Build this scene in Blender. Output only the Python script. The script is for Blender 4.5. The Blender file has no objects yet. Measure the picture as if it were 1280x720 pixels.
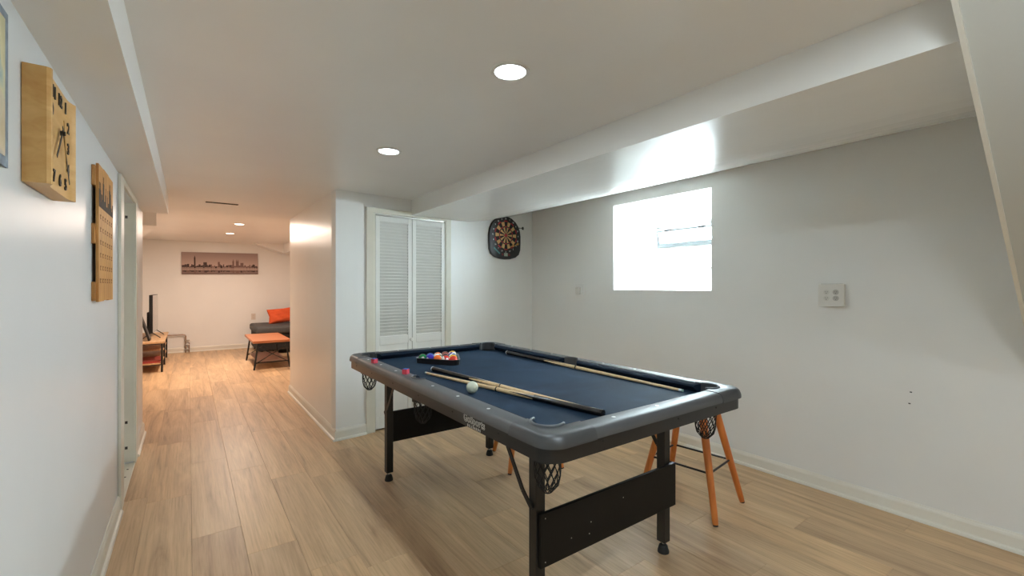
import bpy, bmesh, math, random
from mathutils import Matrix, Vector
random.seed(7)
PI = math.pi
scene = bpy.context.scene
COL = scene.collection

# ------------------------------------------------------------------ camera, world, exposure
CAM_H, YAW, FPX, HOR = 1.3, math.radians(35.9), 558.0, 357.5
cam = bpy.data.cameras.new('camera')
cam.sensor_width = 36.0
cam.lens = 36.0 * FPX / 1280.0
cam.shift_y = (HOR - 360.0) / 1280.0
cam.clip_start = 0.02
cam_o = bpy.data.objects.new('camera', cam)
cam_o.location = (0, 0, CAM_H)
cam_o.rotation_euler = (PI / 2, 0, -YAW)
COL.objects.link(cam_o)
scene.camera = cam_o

SKY_STRENGTH = 150.0
NEAR_W, FILL_W, FAR_W = 2.6, 9.0, 22.0
NEAR_COL, FAR_COL = (0.80, 0.93, 1.0), (1.0, 0.81, 0.68)
SPREAD = 180
world = bpy.data.worlds.new('overcast_sky')
scene.world = world
world.use_nodes = True
_bg = world.node_tree.nodes['Background']
_bg.inputs[0].default_value = (0.87, 0.96, 1.0, 1)
_bg.inputs[1].default_value = SKY_STRENGTH
vs = scene.view_settings
vs.view_transform = 'Standard'
vs.look = 'None'
vs.gamma = 1.0
vs.use_curve_mapping = False
vs.exposure = 0.70
scene.cycles.max_bounces = 10
scene.cycles.diffuse_bounces = 6
scene.cycles.sample_clamp_indirect = 6.0


# ------------------------------------------------------------------ colour and materials
def lin(h):
    h = h.lstrip('#')
    o = []
    for i in (0, 2, 4):
        v = int(h[i:i + 2], 16) / 255
        o.append(v / 12.92 if v <= 0.04045 else ((v + 0.055) / 1.055) ** 2.4)
    return (o[0], o[1], o[2], 1)


class NT:
    def __init__(self, name):
        self.m = bpy.data.materials.new(name)
        self.m.use_nodes = True
        self.t = self.m.node_tree
        self.b = self.t.nodes['Principled BSDF']

    def n(self, kind, **kw):
        x = self.t.nodes.new(kind)
        for k, v in kw.items():
            if k in x.inputs:
                x.inputs[k].default_value = v
            else:
                setattr(x, k, v)
        return x

    def l(self, a, b):
        self.t.links.new(a, b)

    def coords(self, scale=(1, 1, 1), kind='Object', rnd=False):
        tc = self.n('ShaderNodeTexCoord')
        mp = self.n('ShaderNodeMapping')
        mp.inputs['Scale'].default_value = scale
        self.l(tc.outputs[kind], mp.inputs['Vector'])
        if rnd:
            oi = self.n('ShaderNodeObjectInfo')
            mul = self.n('ShaderNodeMath', operation='MULTIPLY')
            mul.inputs[1].default_value = 57.0
            self.l(oi.outputs['Random'], mul.inputs[0])
            cb = self.n('ShaderNodeCombineXYZ')
            for k in range(3):
                self.l(mul.outputs[0], cb.inputs[k])
            self.l(cb.outputs[0], mp.inputs['Location'])
        return mp.outputs[0]

    def bump(self, h, strength=0.1, dist=0.01):
        b = self.n('ShaderNodeBump', Strength=strength, Distance=dist)
        self.l(h, b.inputs['Height'])
        self.l(b.outputs[0], self.b.inputs['Normal'])
        return b

    def ramp(self, fac, stops):
        r = self.n('ShaderNodeValToRGB')
        e = r.color_ramp.elements
        while len(e) < len(stops):
            e.new(0.5)
        for i, (p, c) in enumerate(stops):
            e[i].position = p
            e[i].color = c
        self.l(fac, r.inputs[0])
        return r.outputs[0]

    def mix(self, fac, a, b, blend='MIX'):
        x = self.n('ShaderNodeMix', data_type='RGBA', blend_type=blend)
        for idx, v in ((0, fac), (6, a), (7, b)):
            if hasattr(v, 'is_output'):
                self.l(v, x.inputs[idx])
            else:
                x.inputs[idx].default_value = v
        return x.outputs[2]


def mat(name, col, rough=0.5, metal=0.0, var=0.0, vscale=(8, 8, 8), bump=0.0, bscale=(60, 60, 60), spec=0.5, coat=0.0):
    k = NT(name)
    c = lin(col) if isinstance(col, str) else col
    k.b.inputs['Roughness'].default_value = rough
    k.b.inputs['Metallic'].default_value = metal
    k.b.inputs['Specular IOR Level'].default_value = spec
    k.b.inputs['Coat Weight'].default_value = coat
    nz = k.n('ShaderNodeTexNoise', Scale=1.0, Detail=4.0)
    k.l(k.coords(vscale), nz.inputs['Vector'])
    v = max(var, 0.03)
    lo = tuple(x * (1 - v) for x in c[:3]) + (1,)
    hi = tuple(min(1, x * (1 + v)) for x in c[:3]) + (1,)
    k.l(k.ramp(nz.outputs['Fac'], [(0.3, lo), (0.7, hi)]), k.b.inputs['Base Color'])
    if bump:
        nb = k.n('ShaderNodeTexNoise', Scale=1.0, Detail=3.0)
        k.l(k.coords(bscale), nb.inputs['Vector'])
        k.bump(nb.outputs['Fac'], bump, 0.005)
    return k.m


def paint(name, col, rough, bscale, bstr, var=0.03, vscale=(1.2, 1.2, 1.2)):
    return mat(name, col, rough, 0, var, vscale, bstr, bscale)


M = {}
M['wall'] = paint('satin_white_wall_paint', '#efefec', 0.38, (22, 22, 9), 0.10)
M['wall_column'] = paint('brushed_satin_white_paint', '#f3efe8', 0.30, (34, 34, 1.6), 0.35)
M['wall_left'] = paint('daylight_dimmed_wall_paint', '#dcdfe0', 0.36, (22, 22, 9), 0.10)  # darker copy of the wall paint; colour offsets bright daylight on this wall
M['ceiling'] = paint('ceiling_paint', '#f0efec', 0.34, (2.2, 14, 14), 0.12)
M['soffit'] = paint('soffit_gloss_paint', '#eae9e5', 0.24, (5, 2.4, 5), 0.55)
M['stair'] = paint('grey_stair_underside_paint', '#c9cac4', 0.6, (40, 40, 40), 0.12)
M['trim'] = mat('cream_trim_paint', '#e4e0d4', 0.42, 0, 0.05, (3, 3, 3), 0.05, (30, 30, 30))
M['casing'] = mat('yellowed_casing_paint', '#d9d5c6', 0.42, 0, 0.04, (4, 4, 4), 0.05, (30, 30, 30))
M['door_white'] = mat('white_louver_paint', '#e4e3dd', 0.45, 0, 0.03, (5, 5, 5), 0.03, (40, 40, 40))


def m_baseboard():
    k = NT('stained_baseboard_paint')
    nz = k.n('ShaderNodeTexNoise', Scale=1.0, Detail=5.0)
    k.l(k.coords((0.9, 2.1, 3.0)), nz.inputs['Vector'])
    k.l(k.ramp(nz.outputs['Fac'], [(0.0, lin('#f0ede4')), (0.58, lin('#ece8dc')), (0.66, lin('#dccfae')), (0.75, lin('#ece7d8'))]), k.b.inputs['Base Color'])
    k.b.inputs['Roughness'].default_value = 0.45
    return k.m


M['baseboard'] = m_baseboard()


def m_plank(name='oak_vinyl_plank'):
    k = NT(name)
    vec = k.coords((9.0, 0.75, 9.0), rnd=True)
    n1 = k.n('ShaderNodeTexNoise', Scale=1.0, Detail=6.0, Roughness=0.6, Distortion=1.2)
    k.l(vec, n1.inputs['Vector'])
    base = k.ramp(n1.outputs['Fac'], [(0.28, lin('#a78868')), (0.42, lin('#c8a681')), (0.58, lin('#d9b78f')), (0.78, lin('#e8caa6'))])
    # fine pores along the grain
    v2 = k.coords((150.0, 5.0, 150.0), rnd=True)
    n2 = k.n('ShaderNodeTexNoise', Scale=1.0, Detail=3.0)
    k.l(v2, n2.inputs['Vector'])
    pores = k.ramp(n2.outputs['Fac'], [(0.30, (0.82, 0.80, 0.76, 1)), (0.52, (1, 1, 1, 1))])
    c = k.mix(0.75, base, pores, 'MULTIPLY')
    # cathedral figure
    v3 = k.coords((7.0, 0.55, 7.0), rnd=True)
    w = k.n('ShaderNodeTexWave', Scale=2.2, Distortion=7.0, Detail=2.0)
    w.inputs['Detail Scale'].default_value = 0.8
    k.l(v3, w.inputs['Vector'])
    fig = k.ramp(w.outputs['Fac'], [(0.0, (0.90, 0.88, 0.84, 1)), (0.35, (1, 1, 1, 1))])
    c = k.mix(0.55, c, fig, 'MULTIPLY')
    oi = k.n('ShaderNodeObjectInfo')
    tone = k.ramp(oi.outputs['Random'], [(0.0, (0.86, 0.85, 0.85, 1)), (0.5, (0.97, 0.97, 0.96, 1)), (1.0, (1.05, 1.03, 0.98, 1))])
    c = k.mix(1.0, c, tone, 'MULTIPLY')
    k.l(c, k.b.inputs['Base Color'])
    k.b.inputs['Roughness'].default_value = 0.42
    k.bump(n2.outputs['Fac'], 0.05, 0.002)
    return k.m


M['plank'] = m_plank()
M['subfloor'] = mat('dark_subfloor', '#6d5a44', 0.8, 0, 0.1)


def m_wood(name, lo, hi, rough=0.45, scale=(3, 40, 40)):
    k = NT(name)
    nz = k.n('ShaderNodeTexNoise', Scale=1.0, Detail=5.0, Distortion=0.6)
    k.l(k.coords(scale), nz.inputs['Vector'])
    k.l(k.ramp(nz.outputs['Fac'], [(0.3, lin(lo)), (0.7, lin(hi))]), k.b.inputs['Base Color'])
    k.b.inputs['Roughness'].default_value = rough
    k.bump(nz.outputs['Fac'], 0.04, 0.002)
    return k.m


M['orange_wood'] = m_wood('orange_stained_wood', '#c0672a', '#d9833c', 0.4, (30, 30, 4))
M['clock_wood'] = m_wood('honey_birch_wood', '#c6944f', '#dcb272', 0.42, (20, 3, 30))
M['clock_face'] = m_wood('pale_birch_face', '#d8b27a', '#e3c492', 0.45, (20, 3, 30))
M['board_wood'] = m_wood('knotty_brown_board', '#a97238', '#c99553', 0.55, (30, 30, 3))
M['stand_wood'] = m_wood('light_oak_shelf', '#c2976a', '#d8b389', 0.5, (40, 3, 40))
M['ctable_wood'] = m_wood('reddish_brown_tabletop', '#a8623a', '#c27c50', 0.35, (4, 30, 30))
M['shelf_grey'] = m_wood('pale_grey_wood_shelf', '#b59a8a', '#c9b0a0', 0.5, (4, 30, 30))
M['cue_wood'] = m_wood('maple_cue_shaft', '#d8b78a', '#e6cba2', 0.3, (60, 60, 3))
M['cue_butt'] = mat('black_cue_butt', '#17120f', 0.25, 0, 0.1, coat=0.4)
M['cue_white'] = mat('white_ferrule', '#e6e6ea', 0.35)
M['cue_tip'] = mat('blue_green_cue_tip', '#9ab7ae', 0.7)

M['plastic'] = mat('charcoal_rail_plastic', '#4a4b4d', 0.48, 0, 0.05, (10, 10, 10), 0.06, (400, 400, 400), spec=0.9)
M['cap'] = mat('charcoal_corner_plastic', '#3a3b3d', 0.42, 0, 0.05, (10, 10, 10), 0.05, (400, 400, 400), spec=0.9)
M['apron'] = mat('black_apron_laminate', '#1e1c1b', 0.34, 0, 0.06, (6, 6, 6), 0.03, (300, 300, 300))
M['black_metal'] = mat('black_powder_coat', '#141312', 0.45, 0, 0.08, (9, 9, 9), 0.04, (300, 300, 300))
M['panel_black'] = mat('black_panel_laminate', '#0e0d0c', 0.5, 0, 0.08, (5, 5, 5), 0.03, (200, 200, 200), spec=0.25)
M['rubber'] = mat('black_rubber', '#151515', 0.6)
M['net'] = mat('black_net_cord', '#0e0e0e', 0.7)
M['liner'] = mat('grey_pocket_liner', '#5a5d61', 0.35)
M['sight'] = mat('pearl_white_sight', '#e8e8e6', 0.3)
M['steel'] = mat('brushed_steel', '#b7b3ab', 0.35, 1.0)
M['print_white'] = mat('white_print', '#e6e5e1', 0.5)
M['print_dark'] = mat('dark_print', '#24211f', 0.5)
M['white_plastic'] = mat('white_plastic', '#e2e0da', 0.4)
M['slot_dark'] = mat('dark_slot', '#3a3734', 0.7)


def m_cloth():
    k = NT('navy_table_cloth')
    nz = k.n('ShaderNodeTexNoise', Scale=1.0, Detail=6.0, Distortion=0.8)
    k.l(k.coords((3.0, 3.0, 3.0)), nz.inputs['Vector'])
    a = k.ramp(nz.outputs['Fac'], [(0.3, lin('#162739')), (0.6, lin('#1f3347')), (0.8, lin('#2c425b'))])
    n2 = k.n('ShaderNodeTexNoise', Scale=1.0, Detail=2.0)
    k.l(k.coords((500, 500, 500)), n2.inputs['Vector'])
    f = k.ramp(n2.outputs['Fac'], [(0.3, (0.85, 0.85, 0.85, 1)), (0.7, (1.1, 1.1, 1.1, 1))])
    k.l(k.mix(1.0, a, f, 'MULTIPLY'), k.b.inputs['Base Color'])
    k.b.inputs['Roughness'].default_value = 0.75
    k.b.inputs['Specular IOR Level'].default_value = 0.12
    k.bump(n2.outputs['Fac'], 0.15, 0.001)
    return k.m


M['cloth'] = m_cloth()
M['cushion'] = mat('navy_cushion_cloth', '#152130', 0.8, 0, 0.08, (20, 20, 20), 0.05, (400, 400, 400), spec=0.12)


def m_ball(name, col, stripe=False, r=0.0297):
    k = NT(name)
    tc = k.n('ShaderNodeTexCoord')
    sp = k.n('ShaderNodeSeparateXYZ')
    k.l(tc.outputs['Object'], sp.inputs[0])
    ax = k.n('ShaderNodeMath', operation='ABSOLUTE')
    k.l(sp.outputs[0], ax.inputs[0])
    spot = k.n('ShaderNodeMath', operation='GREATER_THAN')
    spot.inputs[1].default_value = r * 0.94
    k.l(ax.outputs[0], spot.inputs[0])
    white = lin('#ecebe2')
    c = lin(col)
    if stripe:
        az = k.n('ShaderNodeMath', operation='ABSOLUTE')
        k.l(sp.outputs[2], az.inputs[0])
        g = k.n('ShaderNodeMath', operation='GREATER_THAN')
        g.inputs[1].default_value = r * 0.55
        k.l(az.outputs[0], g.inputs[0])
        c = k.mix(g.outputs[0], c, white)
    k.l(k.mix(spot.outputs[0], c, white), k.b.inputs['Base Color'])
    k.b.inputs['Roughness'].default_value = 0.08
    k.b.inputs['Coat Weight'].default_value = 0.5
    return k.m


def m_emit(name, col, s):
    k = NT(name)
    k.b.inputs['Base Color'].default_value = (0.8, 0.8, 0.8, 1)
    k.b.inputs['Emission Color'].default_value = tuple(col) + (1,)
    k.b.inputs['Emission Strength'].default_value = s
    return k.m


M['lens_cool'] = m_emit('cool_lamp_lens', NEAR_COL, 14.0)
M['lens_warm'] = m_emit('warm_lamp_lens', (1.0, 0.82, 0.62), 9.0)


def m_glass_block():
    k = NT('frosted_glass_block')
    out = k.t.nodes['Material Output']
    k.t.nodes.remove(k.b)
    tr = k.n('ShaderNodeBsdfTranslucent', Color=(0.93, 0.96, 0.97, 1))
    gl = k.n('ShaderNodeBsdfGlossy', Roughness=0.12)
    fr = k.n('ShaderNodeFresnel', IOR=1.45)
    wv = k.n('ShaderNodeTexNoise', Scale=14.0, Detail=1.0)
    k.l(k.coords((1, 1, 1)), wv.inputs['Vector'])
    bp = k.n('ShaderNodeBump', Strength=0.25, Distance=0.01)
    k.l(wv.outputs['Fac'], bp.inputs['Height'])
    k.l(bp.outputs[0], gl.inputs['Normal'])
    mx = k.n('ShaderNodeMixShader')
    k.l(fr.outputs[0], mx.inputs[0])
    k.l(tr.outputs[0], mx.inputs[1])
    k.l(gl.outputs[0], mx.inputs[2])
    k.l(mx.outputs[0], out.inputs['Surface'])
    return k.m


M['glass_block'] = m_glass_block()
M['mortar'] = mat('white_block_mortar', '#d9d8d2', 0.8)
M['reveal'] = paint('white_reveal_paint', '#e8e8e4', 0.5, (20, 20, 20), 0.05)


def m_pane():
    k = NT('clear_vent_pane')
    out = k.t.nodes['Material Output']
    k.t.nodes.remove(k.b)
    tr = k.n('ShaderNodeBsdfTransparent', Color=(0.90, 0.95, 0.97, 1))
    gl = k.n('ShaderNodeBsdfGlossy', Roughness=0.03)
    mx = k.n('ShaderNodeMixShader')
    mx.inputs[0].default_value = 0.12
    k.l(tr.outputs[0], mx.inputs[1])
    k.l(gl.outputs[0], mx.inputs[2])
    k.l(mx.outputs[0], out.inputs['Surface'])
    return k.m


M['pane'] = m_pane()
M['vent_frame'] = mat('pale_blue_grey_vent_frame', '#c3cbd0', 0.4)


# ------------------------------------------------------------------ mesh helpers
WM = {}      # world matrix of every parent


def xf_of(o):
    return WM.get(o.name, Matrix.Identity(4))


def obj(name, bm, m, parent=None, local=False, smooth=False, recentre=True):
    """link bm as ONE mesh object; geometry in world coordinates unless local"""
    me = bpy.data.meshes.new(name)
    bmesh.ops.recalc_face_normals(bm, faces=bm.faces)
    o = bpy.data.objects.new(name, me)
    mats = m if isinstance(m, (list, tuple)) else [m]
    for x in mats:
        me.materials.append(x)
    if parent is not None:
        if not local:
            bm.transform(xf_of(parent).inverted())
        o.parent = parent
        WM[o.name] = xf_of(parent).copy()
    elif recentre and len(bm.verts):
        xs = [v.co for v in bm.verts]
        c = Vector(((min(v.x for v in xs) + max(v.x for v in xs)) / 2, (min(v.y for v in xs) + max(v.y for v in xs)) / 2, min(v.z for v in xs)))
        bm.transform(Matrix.Translation(-c))
        o.location = c
        WM[o.name] = Matrix.Translation(c)
    if smooth:
        for f in bm.faces:
            f.smooth = True
    bm.to_mesh(me)
    bm.free()
    if smooth and smooth is not True:
        me.set_sharp_from_angle(angle=math.radians(smooth))
    COL.objects.link(o)
    return o


def place(name, me, parent, loc, rot=(0, 0, 0)):
    """an object that shares mesh data, local placement under parent"""
    o = bpy.data.objects.new(name, me)
    COL.objects.link(o)
    o.parent = parent
    o.location = loc
    o.rotation_euler = rot
    return o


def tag(o, label, cat, group=None):
    o['label'] = label
    o['category'] = cat
    if group:
        o['group'] = group
    return o


def struct(o, label=None):
    o['kind'] = 'structure'
    if label:
        o['label'] = label
    return o


def thing(name, label, cat, loc, rz=0.0, group=None):
    o = bpy.data.objects.new(name, None)
    o.empty_display_size = 0.05
    o.location = loc
    o.rotation_euler = (0, 0, rz)
    COL.objects.link(o)
    WM[o.name] = Matrix.Translation(loc) @ Matrix.Rotation(rz, 4, 'Z')
    return tag(o, label, cat, group)


def dup(root, loc, rz, label):
    r = root.copy()
    COL.objects.link(r)
    r.location = loc
    r.rotation_euler = (0, 0, rz)
    r['label'] = label
    for ch in list(root.children):
        c = ch.copy()
        COL.objects.link(c)
        c.parent = r
        for g in list(ch.children):
            d = g.copy()
            COL.objects.link(d)
            d.parent = c
    return r


def add_box(bm, x0, x1, y0, y1, z0, z1, bev=0.0, seg=2, mx=None):
    r = bmesh.ops.create_cube(bm, size=1.0)
    vs_ = r['verts']
    for v in vs_:
        v.co = Vector((x0 + (v.co.x + .5) * (x1 - x0), y0 + (v.co.y + .5) * (y1 - y0), z0 + (v.co.z + .5) * (z1 - z0)))
    if mx is not None:
        for v in vs_:
            v.co = mx @ v.co
    if bev:
        es = list({e for v in vs_ for e in v.link_edges})
        bmesh.ops.bevel(bm, geom=es, offset=bev, segments=seg, profile=0.5, affect='EDGES')
    return bm


def box(x0, x1, y0, y1, z0, z1, bev=0.0, seg=2, mx=None):
    return add_box(bmesh.new(), x0, x1, y0, y1, z0, z1, bev, seg, mx)


def add_prism(bm, pts, a0, a1, axis='y', mi=0):
    """extrude 2D polygon pts along an axis. axis y: pts=(x,z); x: pts=(y,z); z: pts=(x,y)"""
    def P(p, a):
        return {'y': (p[0], a, p[1]), 'x': (a, p[0], p[1]), 'z': (p[0], p[1], a)}[axis]
    A = [bm.verts.new(P(p, a0)) for p in pts]
    B = [bm.verts.new(P(p, a1)) for p in pts]
    n = len(pts)
    fs = [bm.faces.new(A), bm.faces.new(B)]
    for i in range(n):
        fs.append(bm.faces.new((A[i], A[(i + 1) % n], B[(i + 1) % n], B[i])))
    for f in fs:
        f.material_index = mi
    return bm


def prism(pts, a0, a1, axis='y'):
    return add_prism(bmesh.new(), pts, a0, a1, axis)


def add_tube(bm, pts, r, seg=8, cap=True):
    """tube along a polyline; r number or list"""
    pts = [Vector(p) for p in pts]
    n = len(pts)
    rs = r if isinstance(r, (list, tuple)) else [r] * n
    rings = []
    prev = None
    for i, p in enumerate(pts):
        d = (pts[min(i + 1, n - 1)] - pts[max(i - 1, 0)]).normalized()
        if prev is None:
            up = Vector((0, 0, 1)) if abs(d.z) < 0.9 else Vector((1, 0, 0))
            a = d.cross(up).normalized()
        else:
            a = (prev - d * prev.dot(d)).normalized()
        b = d.cross(a)
        prev = a
        rings.append([bm.verts.new(p + (a * math.cos(2 * PI * k / seg) + b * math.sin(2 * PI * k / seg)) * rs[i]) for k in range(seg)])
    for i in range(n - 1):
        for k in range(seg):
            bm.faces.new((rings[i][k], rings[i][(k + 1) % seg], rings[i + 1][(k + 1) % seg], rings[i + 1][k]))
    if cap:
        bm.faces.new(rings[0])
        bm.faces.new(rings[-1])
    return bm


def tube(pts, r, seg=8):
    return add_tube(bmesh.new(), pts, r, seg)


def add_lathe(bm, prof, seg=24, mx=None):
    """prof: list of (r, z); r=0 ends collapse"""
    rings = []
    for r, z in prof:
        if r < 1e-6:
            rings.append([bm.verts.new((0, 0, z))])
        else:
            rings.append([bm.verts.new((r * math.cos(2 * PI * k / seg), r * math.sin(2 * PI * k / seg), z)) for k in range(seg)])
    for a, b in zip(rings, rings[1:]):
        for k in range(seg):
            k2 = (k + 1) % seg
            if len(a) == 1 and len(b) == 1:
                continue
            if len(a) == 1:
                bm.faces.new((a[0], b[k2], b[k]))
            elif len(b) == 1:
                bm.faces.new((a[k], a[k2], b[0]))
            else:
                bm.faces.new((a[k], a[k2], b[k2], b[k]))
    if mx is not None:
        for ring in rings:
            for v in ring:
                v.co = mx @ v.co
    return bm


def lathe(prof, seg=24, mx=None):
    return add_lathe(bmesh.new(), prof, seg, mx)


def add_bar(bm, p, q, w, t, ref=(0, 0, 1), bev=0.0):
    """rectangular bar from p to q; w across, t along ref-ish"""
    p, q = Vector(p), Vector(q)
    d = (q - p).normalized()
    rf = Vector(ref)
    a = d.cross(rf)
    a = a.normalized() if a.length > 1e-5 else Vector((1, 0, 0))
    b = a.cross(d).normalized()
    vv = []
    for e in (p, q):
        vv.append([bm.verts.new(e + a * sx * w / 2 + b * sy * t / 2) for sx, sy in ((-1, -1), (1, -1), (1, 1), (-1, 1))])
    fs = [bm.faces.new(vv[0]), bm.faces.new(vv[1])]
    for k in range(4):
        fs.append(bm.faces.new((vv[0][k], vv[0][(k + 1) % 4], vv[1][(k + 1) % 4], vv[1][k])))
    if bev:
        es = list({e for f in fs for e in f.edges})
        bmesh.ops.bevel(bm, geom=es, offset=bev, segments=2, profile=0.5, affect='EDGES')
    return bm


def bar(p, q, w, t, ref=(0, 0, 1), bev=0.0):
    return add_bar(bmesh.new(), p, q, w, t, ref, bev)


_text_cache = {}


def text_bm(s, size, mx, extrude=0.0005, offset=0.0, align='CENTER', res=3):
    """flat lettering as a bmesh, baseline plane XY mapped through mx"""
    cu = bpy.data.curves.new('lettering', 'FONT')
    cu.body = s
    cu.size = size
    cu.extrude = extrude
    cu.offset = offset
    cu.align_x = align
    cu.align_y = 'CENTER'
    cu.resolution_u = res
    t = bpy.data.objects.new('lettering', cu)
    COL.objects.link(t)
    dg = bpy.context.evaluated_depsgraph_get()
    me = bpy.data.meshes.new_from_object(t.evaluated_get(dg))
    bm = bmesh.new()
    bm.from_mesh(me)
    bpy.data.objects.remove(t)
    bpy.data.meshes.remove(me)
    bpy.data.curves.remove(cu)
    bm.transform(mx)
    return bm


def merge(bm, other, mi=None):
    me = bpy.data.meshes.new('tmp')
    n0 = len(bm.faces)
    other.to_mesh(me)
    other.free()
    bm.from_mesh(me)
    bpy.data.meshes.remove(me)
    if mi is not None:
        bm.faces.ensure_lookup_table()
        for f in bm.faces[n0:]:
            f.material_index = mi
    return bm


# ------------------------------------------------------------------ room shell
XL, XR = -0.33, 3.28
ZC, ZC2 = 2.113, 2.185
YN, YF = -2.6, 10.85
CA = math.atan(0.097)                       # closet wall is a few degrees out of square
CW = Matrix.Translation((1.0, 3.908, 0)) @ Matrix.Rotation(CA, 4, 'Z')


def cbox(bm, u0, u1, v0, v1, z0, z1, bev=0.0):
    return add_box(bm, u0, u1, v0, v1, z0, z1, bev, 2, CW)


# floor: subfloor slab plus single planks
floor = struct(obj('floor', box(-0.95, 3.8, YN - 0.2, 11.1, -0.06, -0.0085), M['subfloor'], recentre=False), 'light oak vinyl plank floor')
PW, PL = 0.218, 1.19
plank_cache = {}


def plank_mesh(w, l):
    key = (round(w, 3), round(l, 3))
    if key not in plank_cache:
        bm = bmesh.new()
        g, c = 0.0003, 0.0009
        z0, z1 = -0.008, 0.0
        def ring(d, z):
            return [bm.verts.new((sx * (w / 2 - d), sy * (l / 2 - d), z)) for sx, sy in ((-1, -1), (1, -1), (1, 1), (-1, 1))]
        a, b, t = ring(g, z0), ring(g, z1 - c), ring(g + c, z1)
        bm.faces.new(t)
        for p, q in ((a, b), (b, t)):
            for k in range(4):
                bm.faces.new((p[k], p[(k + 1) % 4], q[(k + 1) % 4], q[k]))
        bmesh.ops.recalc_face_normals(bm, faces=bm.faces)
        me = bpy.data.meshes.new('plank')
        me.materials.append(M['plank'])
        bm.to_mesh(me)
        bm.free()
        plank_cache[key] = me
    return plank_cache[key]


joints = {-1: 3.44, 0: 2.82, 1: 2.50, 2: 3.38}
k0 = math.floor((-0.80 - 0.012) / PW)
for k in range(k0, 16):
    xa, xb = 0.012 + k * PW, 0.012 + (k + 1) * PW
    xm = (xa + xb) / 2
    if xb < -0.30:
        spans = [(5.0, YF)]
    elif xa > 0.99:
        spans = [(-1.4, 3.95 + 0.097 * (xm - 1)), (5.96, YF)]
    else:
        spans = [(-1.4, YF)]
    xb2 = min(xb, XR)
    j = joints.get(k, 2.0 + (k * 0.417) % 1.19)
    for ya, yb in spans:
        cuts = [ya] + [j + PL * q for q in range(-8, 9) if ya + 0.02 < j + PL * q < yb - 0.02] + [yb]
        for y0, y1 in zip(cuts, cuts[1:]):
            place('plank', plank_mesh(xb2 - xa, y1 - y0), floor, ((xa + xb2) / 2, (y0 + y1) / 2, 0))
place('plank', plank_mesh(3.61, 1.2), floor, (1.475, -2.0, 0))

# left wall with a doorway (near) and its end by the far room
DY0, DY1, DZ = 3.52, 4.28, 1.905
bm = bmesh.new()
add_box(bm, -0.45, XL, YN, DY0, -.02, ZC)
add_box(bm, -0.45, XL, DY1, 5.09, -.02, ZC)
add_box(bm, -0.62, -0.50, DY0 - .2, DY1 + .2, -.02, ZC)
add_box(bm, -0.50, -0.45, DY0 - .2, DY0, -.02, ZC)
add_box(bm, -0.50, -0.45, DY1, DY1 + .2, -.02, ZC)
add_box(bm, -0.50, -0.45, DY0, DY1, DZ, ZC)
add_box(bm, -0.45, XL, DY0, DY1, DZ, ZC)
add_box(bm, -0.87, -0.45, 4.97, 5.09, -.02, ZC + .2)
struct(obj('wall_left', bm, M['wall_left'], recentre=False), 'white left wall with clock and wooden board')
struct(obj('wall_left_far', box(-0.87, -0.75, 5.09, YF + 0.12, -.02, ZC2 + 0.1), M['wall'], recentre=False))
struct(obj('wall_far', box(-0.75, 3.28, YF, YF + 0.12, -.02, ZC2 + 0.1), M['wall'], recentre=False), 'cream far wall behind television and sofa')
struct(obj('wall_near', box(-0.45, 3.75, YN - 0.12, YN, -.02, ZC), M['wall'], recentre=False))

# right wall, thick, with the window reveal
WY0, WY1, WZ0, WZ1 = 1.897, 2.880, 1.258, 2.064
bm = bmesh.new()
add_box(bm, XR, 3.75, YN, WY0, -.02, 2.4)
add_box(bm, XR, 3.75, WY1, YF + 0.12, -.02, 2.4)
add_box(bm, XR, 3.75, WY0, WY1, -.02, WZ0)
add_box(bm, XR, 3.75, WY0, WY1, WZ1, 2.4)
struct(obj('wall_right', bm, M['wall'], recentre=False), 'white right wall with small basement window')

# middle block: closet wall facing the table, satin side facing the passage
U0, U1, CZ = 0.333, 1.086, 1.945
UE = (XR - 1.0) / math.cos(CA)
bm = bmesh.new()
cbox(bm, 0.0, U0, 0, 0.10, 0, 2.4)
cbox(bm, U1, UE, 0, 0.10, 0, 2.4)
cbox(bm, U0, U1, 0, 0.10, CZ, 2.4)
struct(obj('wall_middle', bm, M['wall'], recentre=False), 'white wall with closet door and dartboard')
bm = prism([(1.0, 3.909), (1.10, 4.02), (1.10, 5.9), (3.28, 5.9), (3.28, 6.0), (1.0, 6.0)], 0, 2.4, 'z')
struct(obj('wall_passage', bm, M['wall_column'], recentre=False), 'glossy white passage side of the closet block')

# ceilings
bm = box(-0.95, 1.75, YN - 0.12, 6.0, ZC, ZC + 0.4)
add_box(bm, 1.75, 3.75, YN - 0.12, 0.25, ZC, ZC + 0.4)
add_box(bm, 1.75, 3.75, 4.25, 6.0, ZC, ZC + 0.4)
struct(obj('ceiling', bm, M['ceiling'], recentre=False), 'low white painted ceiling')
struct(obj('ceiling_far', box(-0.95, 3.75, 6.0, YF + 0.12, ZC2, ZC2 + 0.3), M['ceiling'], recentre=False))

# left soffit, right beam with a soffit that rises to the wall
struct(obj('trim_1', box(XL, -0.150, YN, 5.09, 1.952, ZC), M['ceiling'], recentre=False), 'boxed soffit along the left wall')
prof = [(1.70, ZC), (1.70, 1.968), (2.24, 1.968), (2.36, 1.972), (2.48, 1.985), (2.65, 2.018), (2.85, 2.066), (3.05, 2.116), (3.28, 2.175), (3.28, ZC + .4), (1.75, ZC + .4), (1.75, ZC)]
bm = prism(prof, 0.25, 4.25, 'y')
beam = struct(obj('trim_2', bm, M['soffit'], recentre=False), 'boxed beam with soffit over the window wall')
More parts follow.
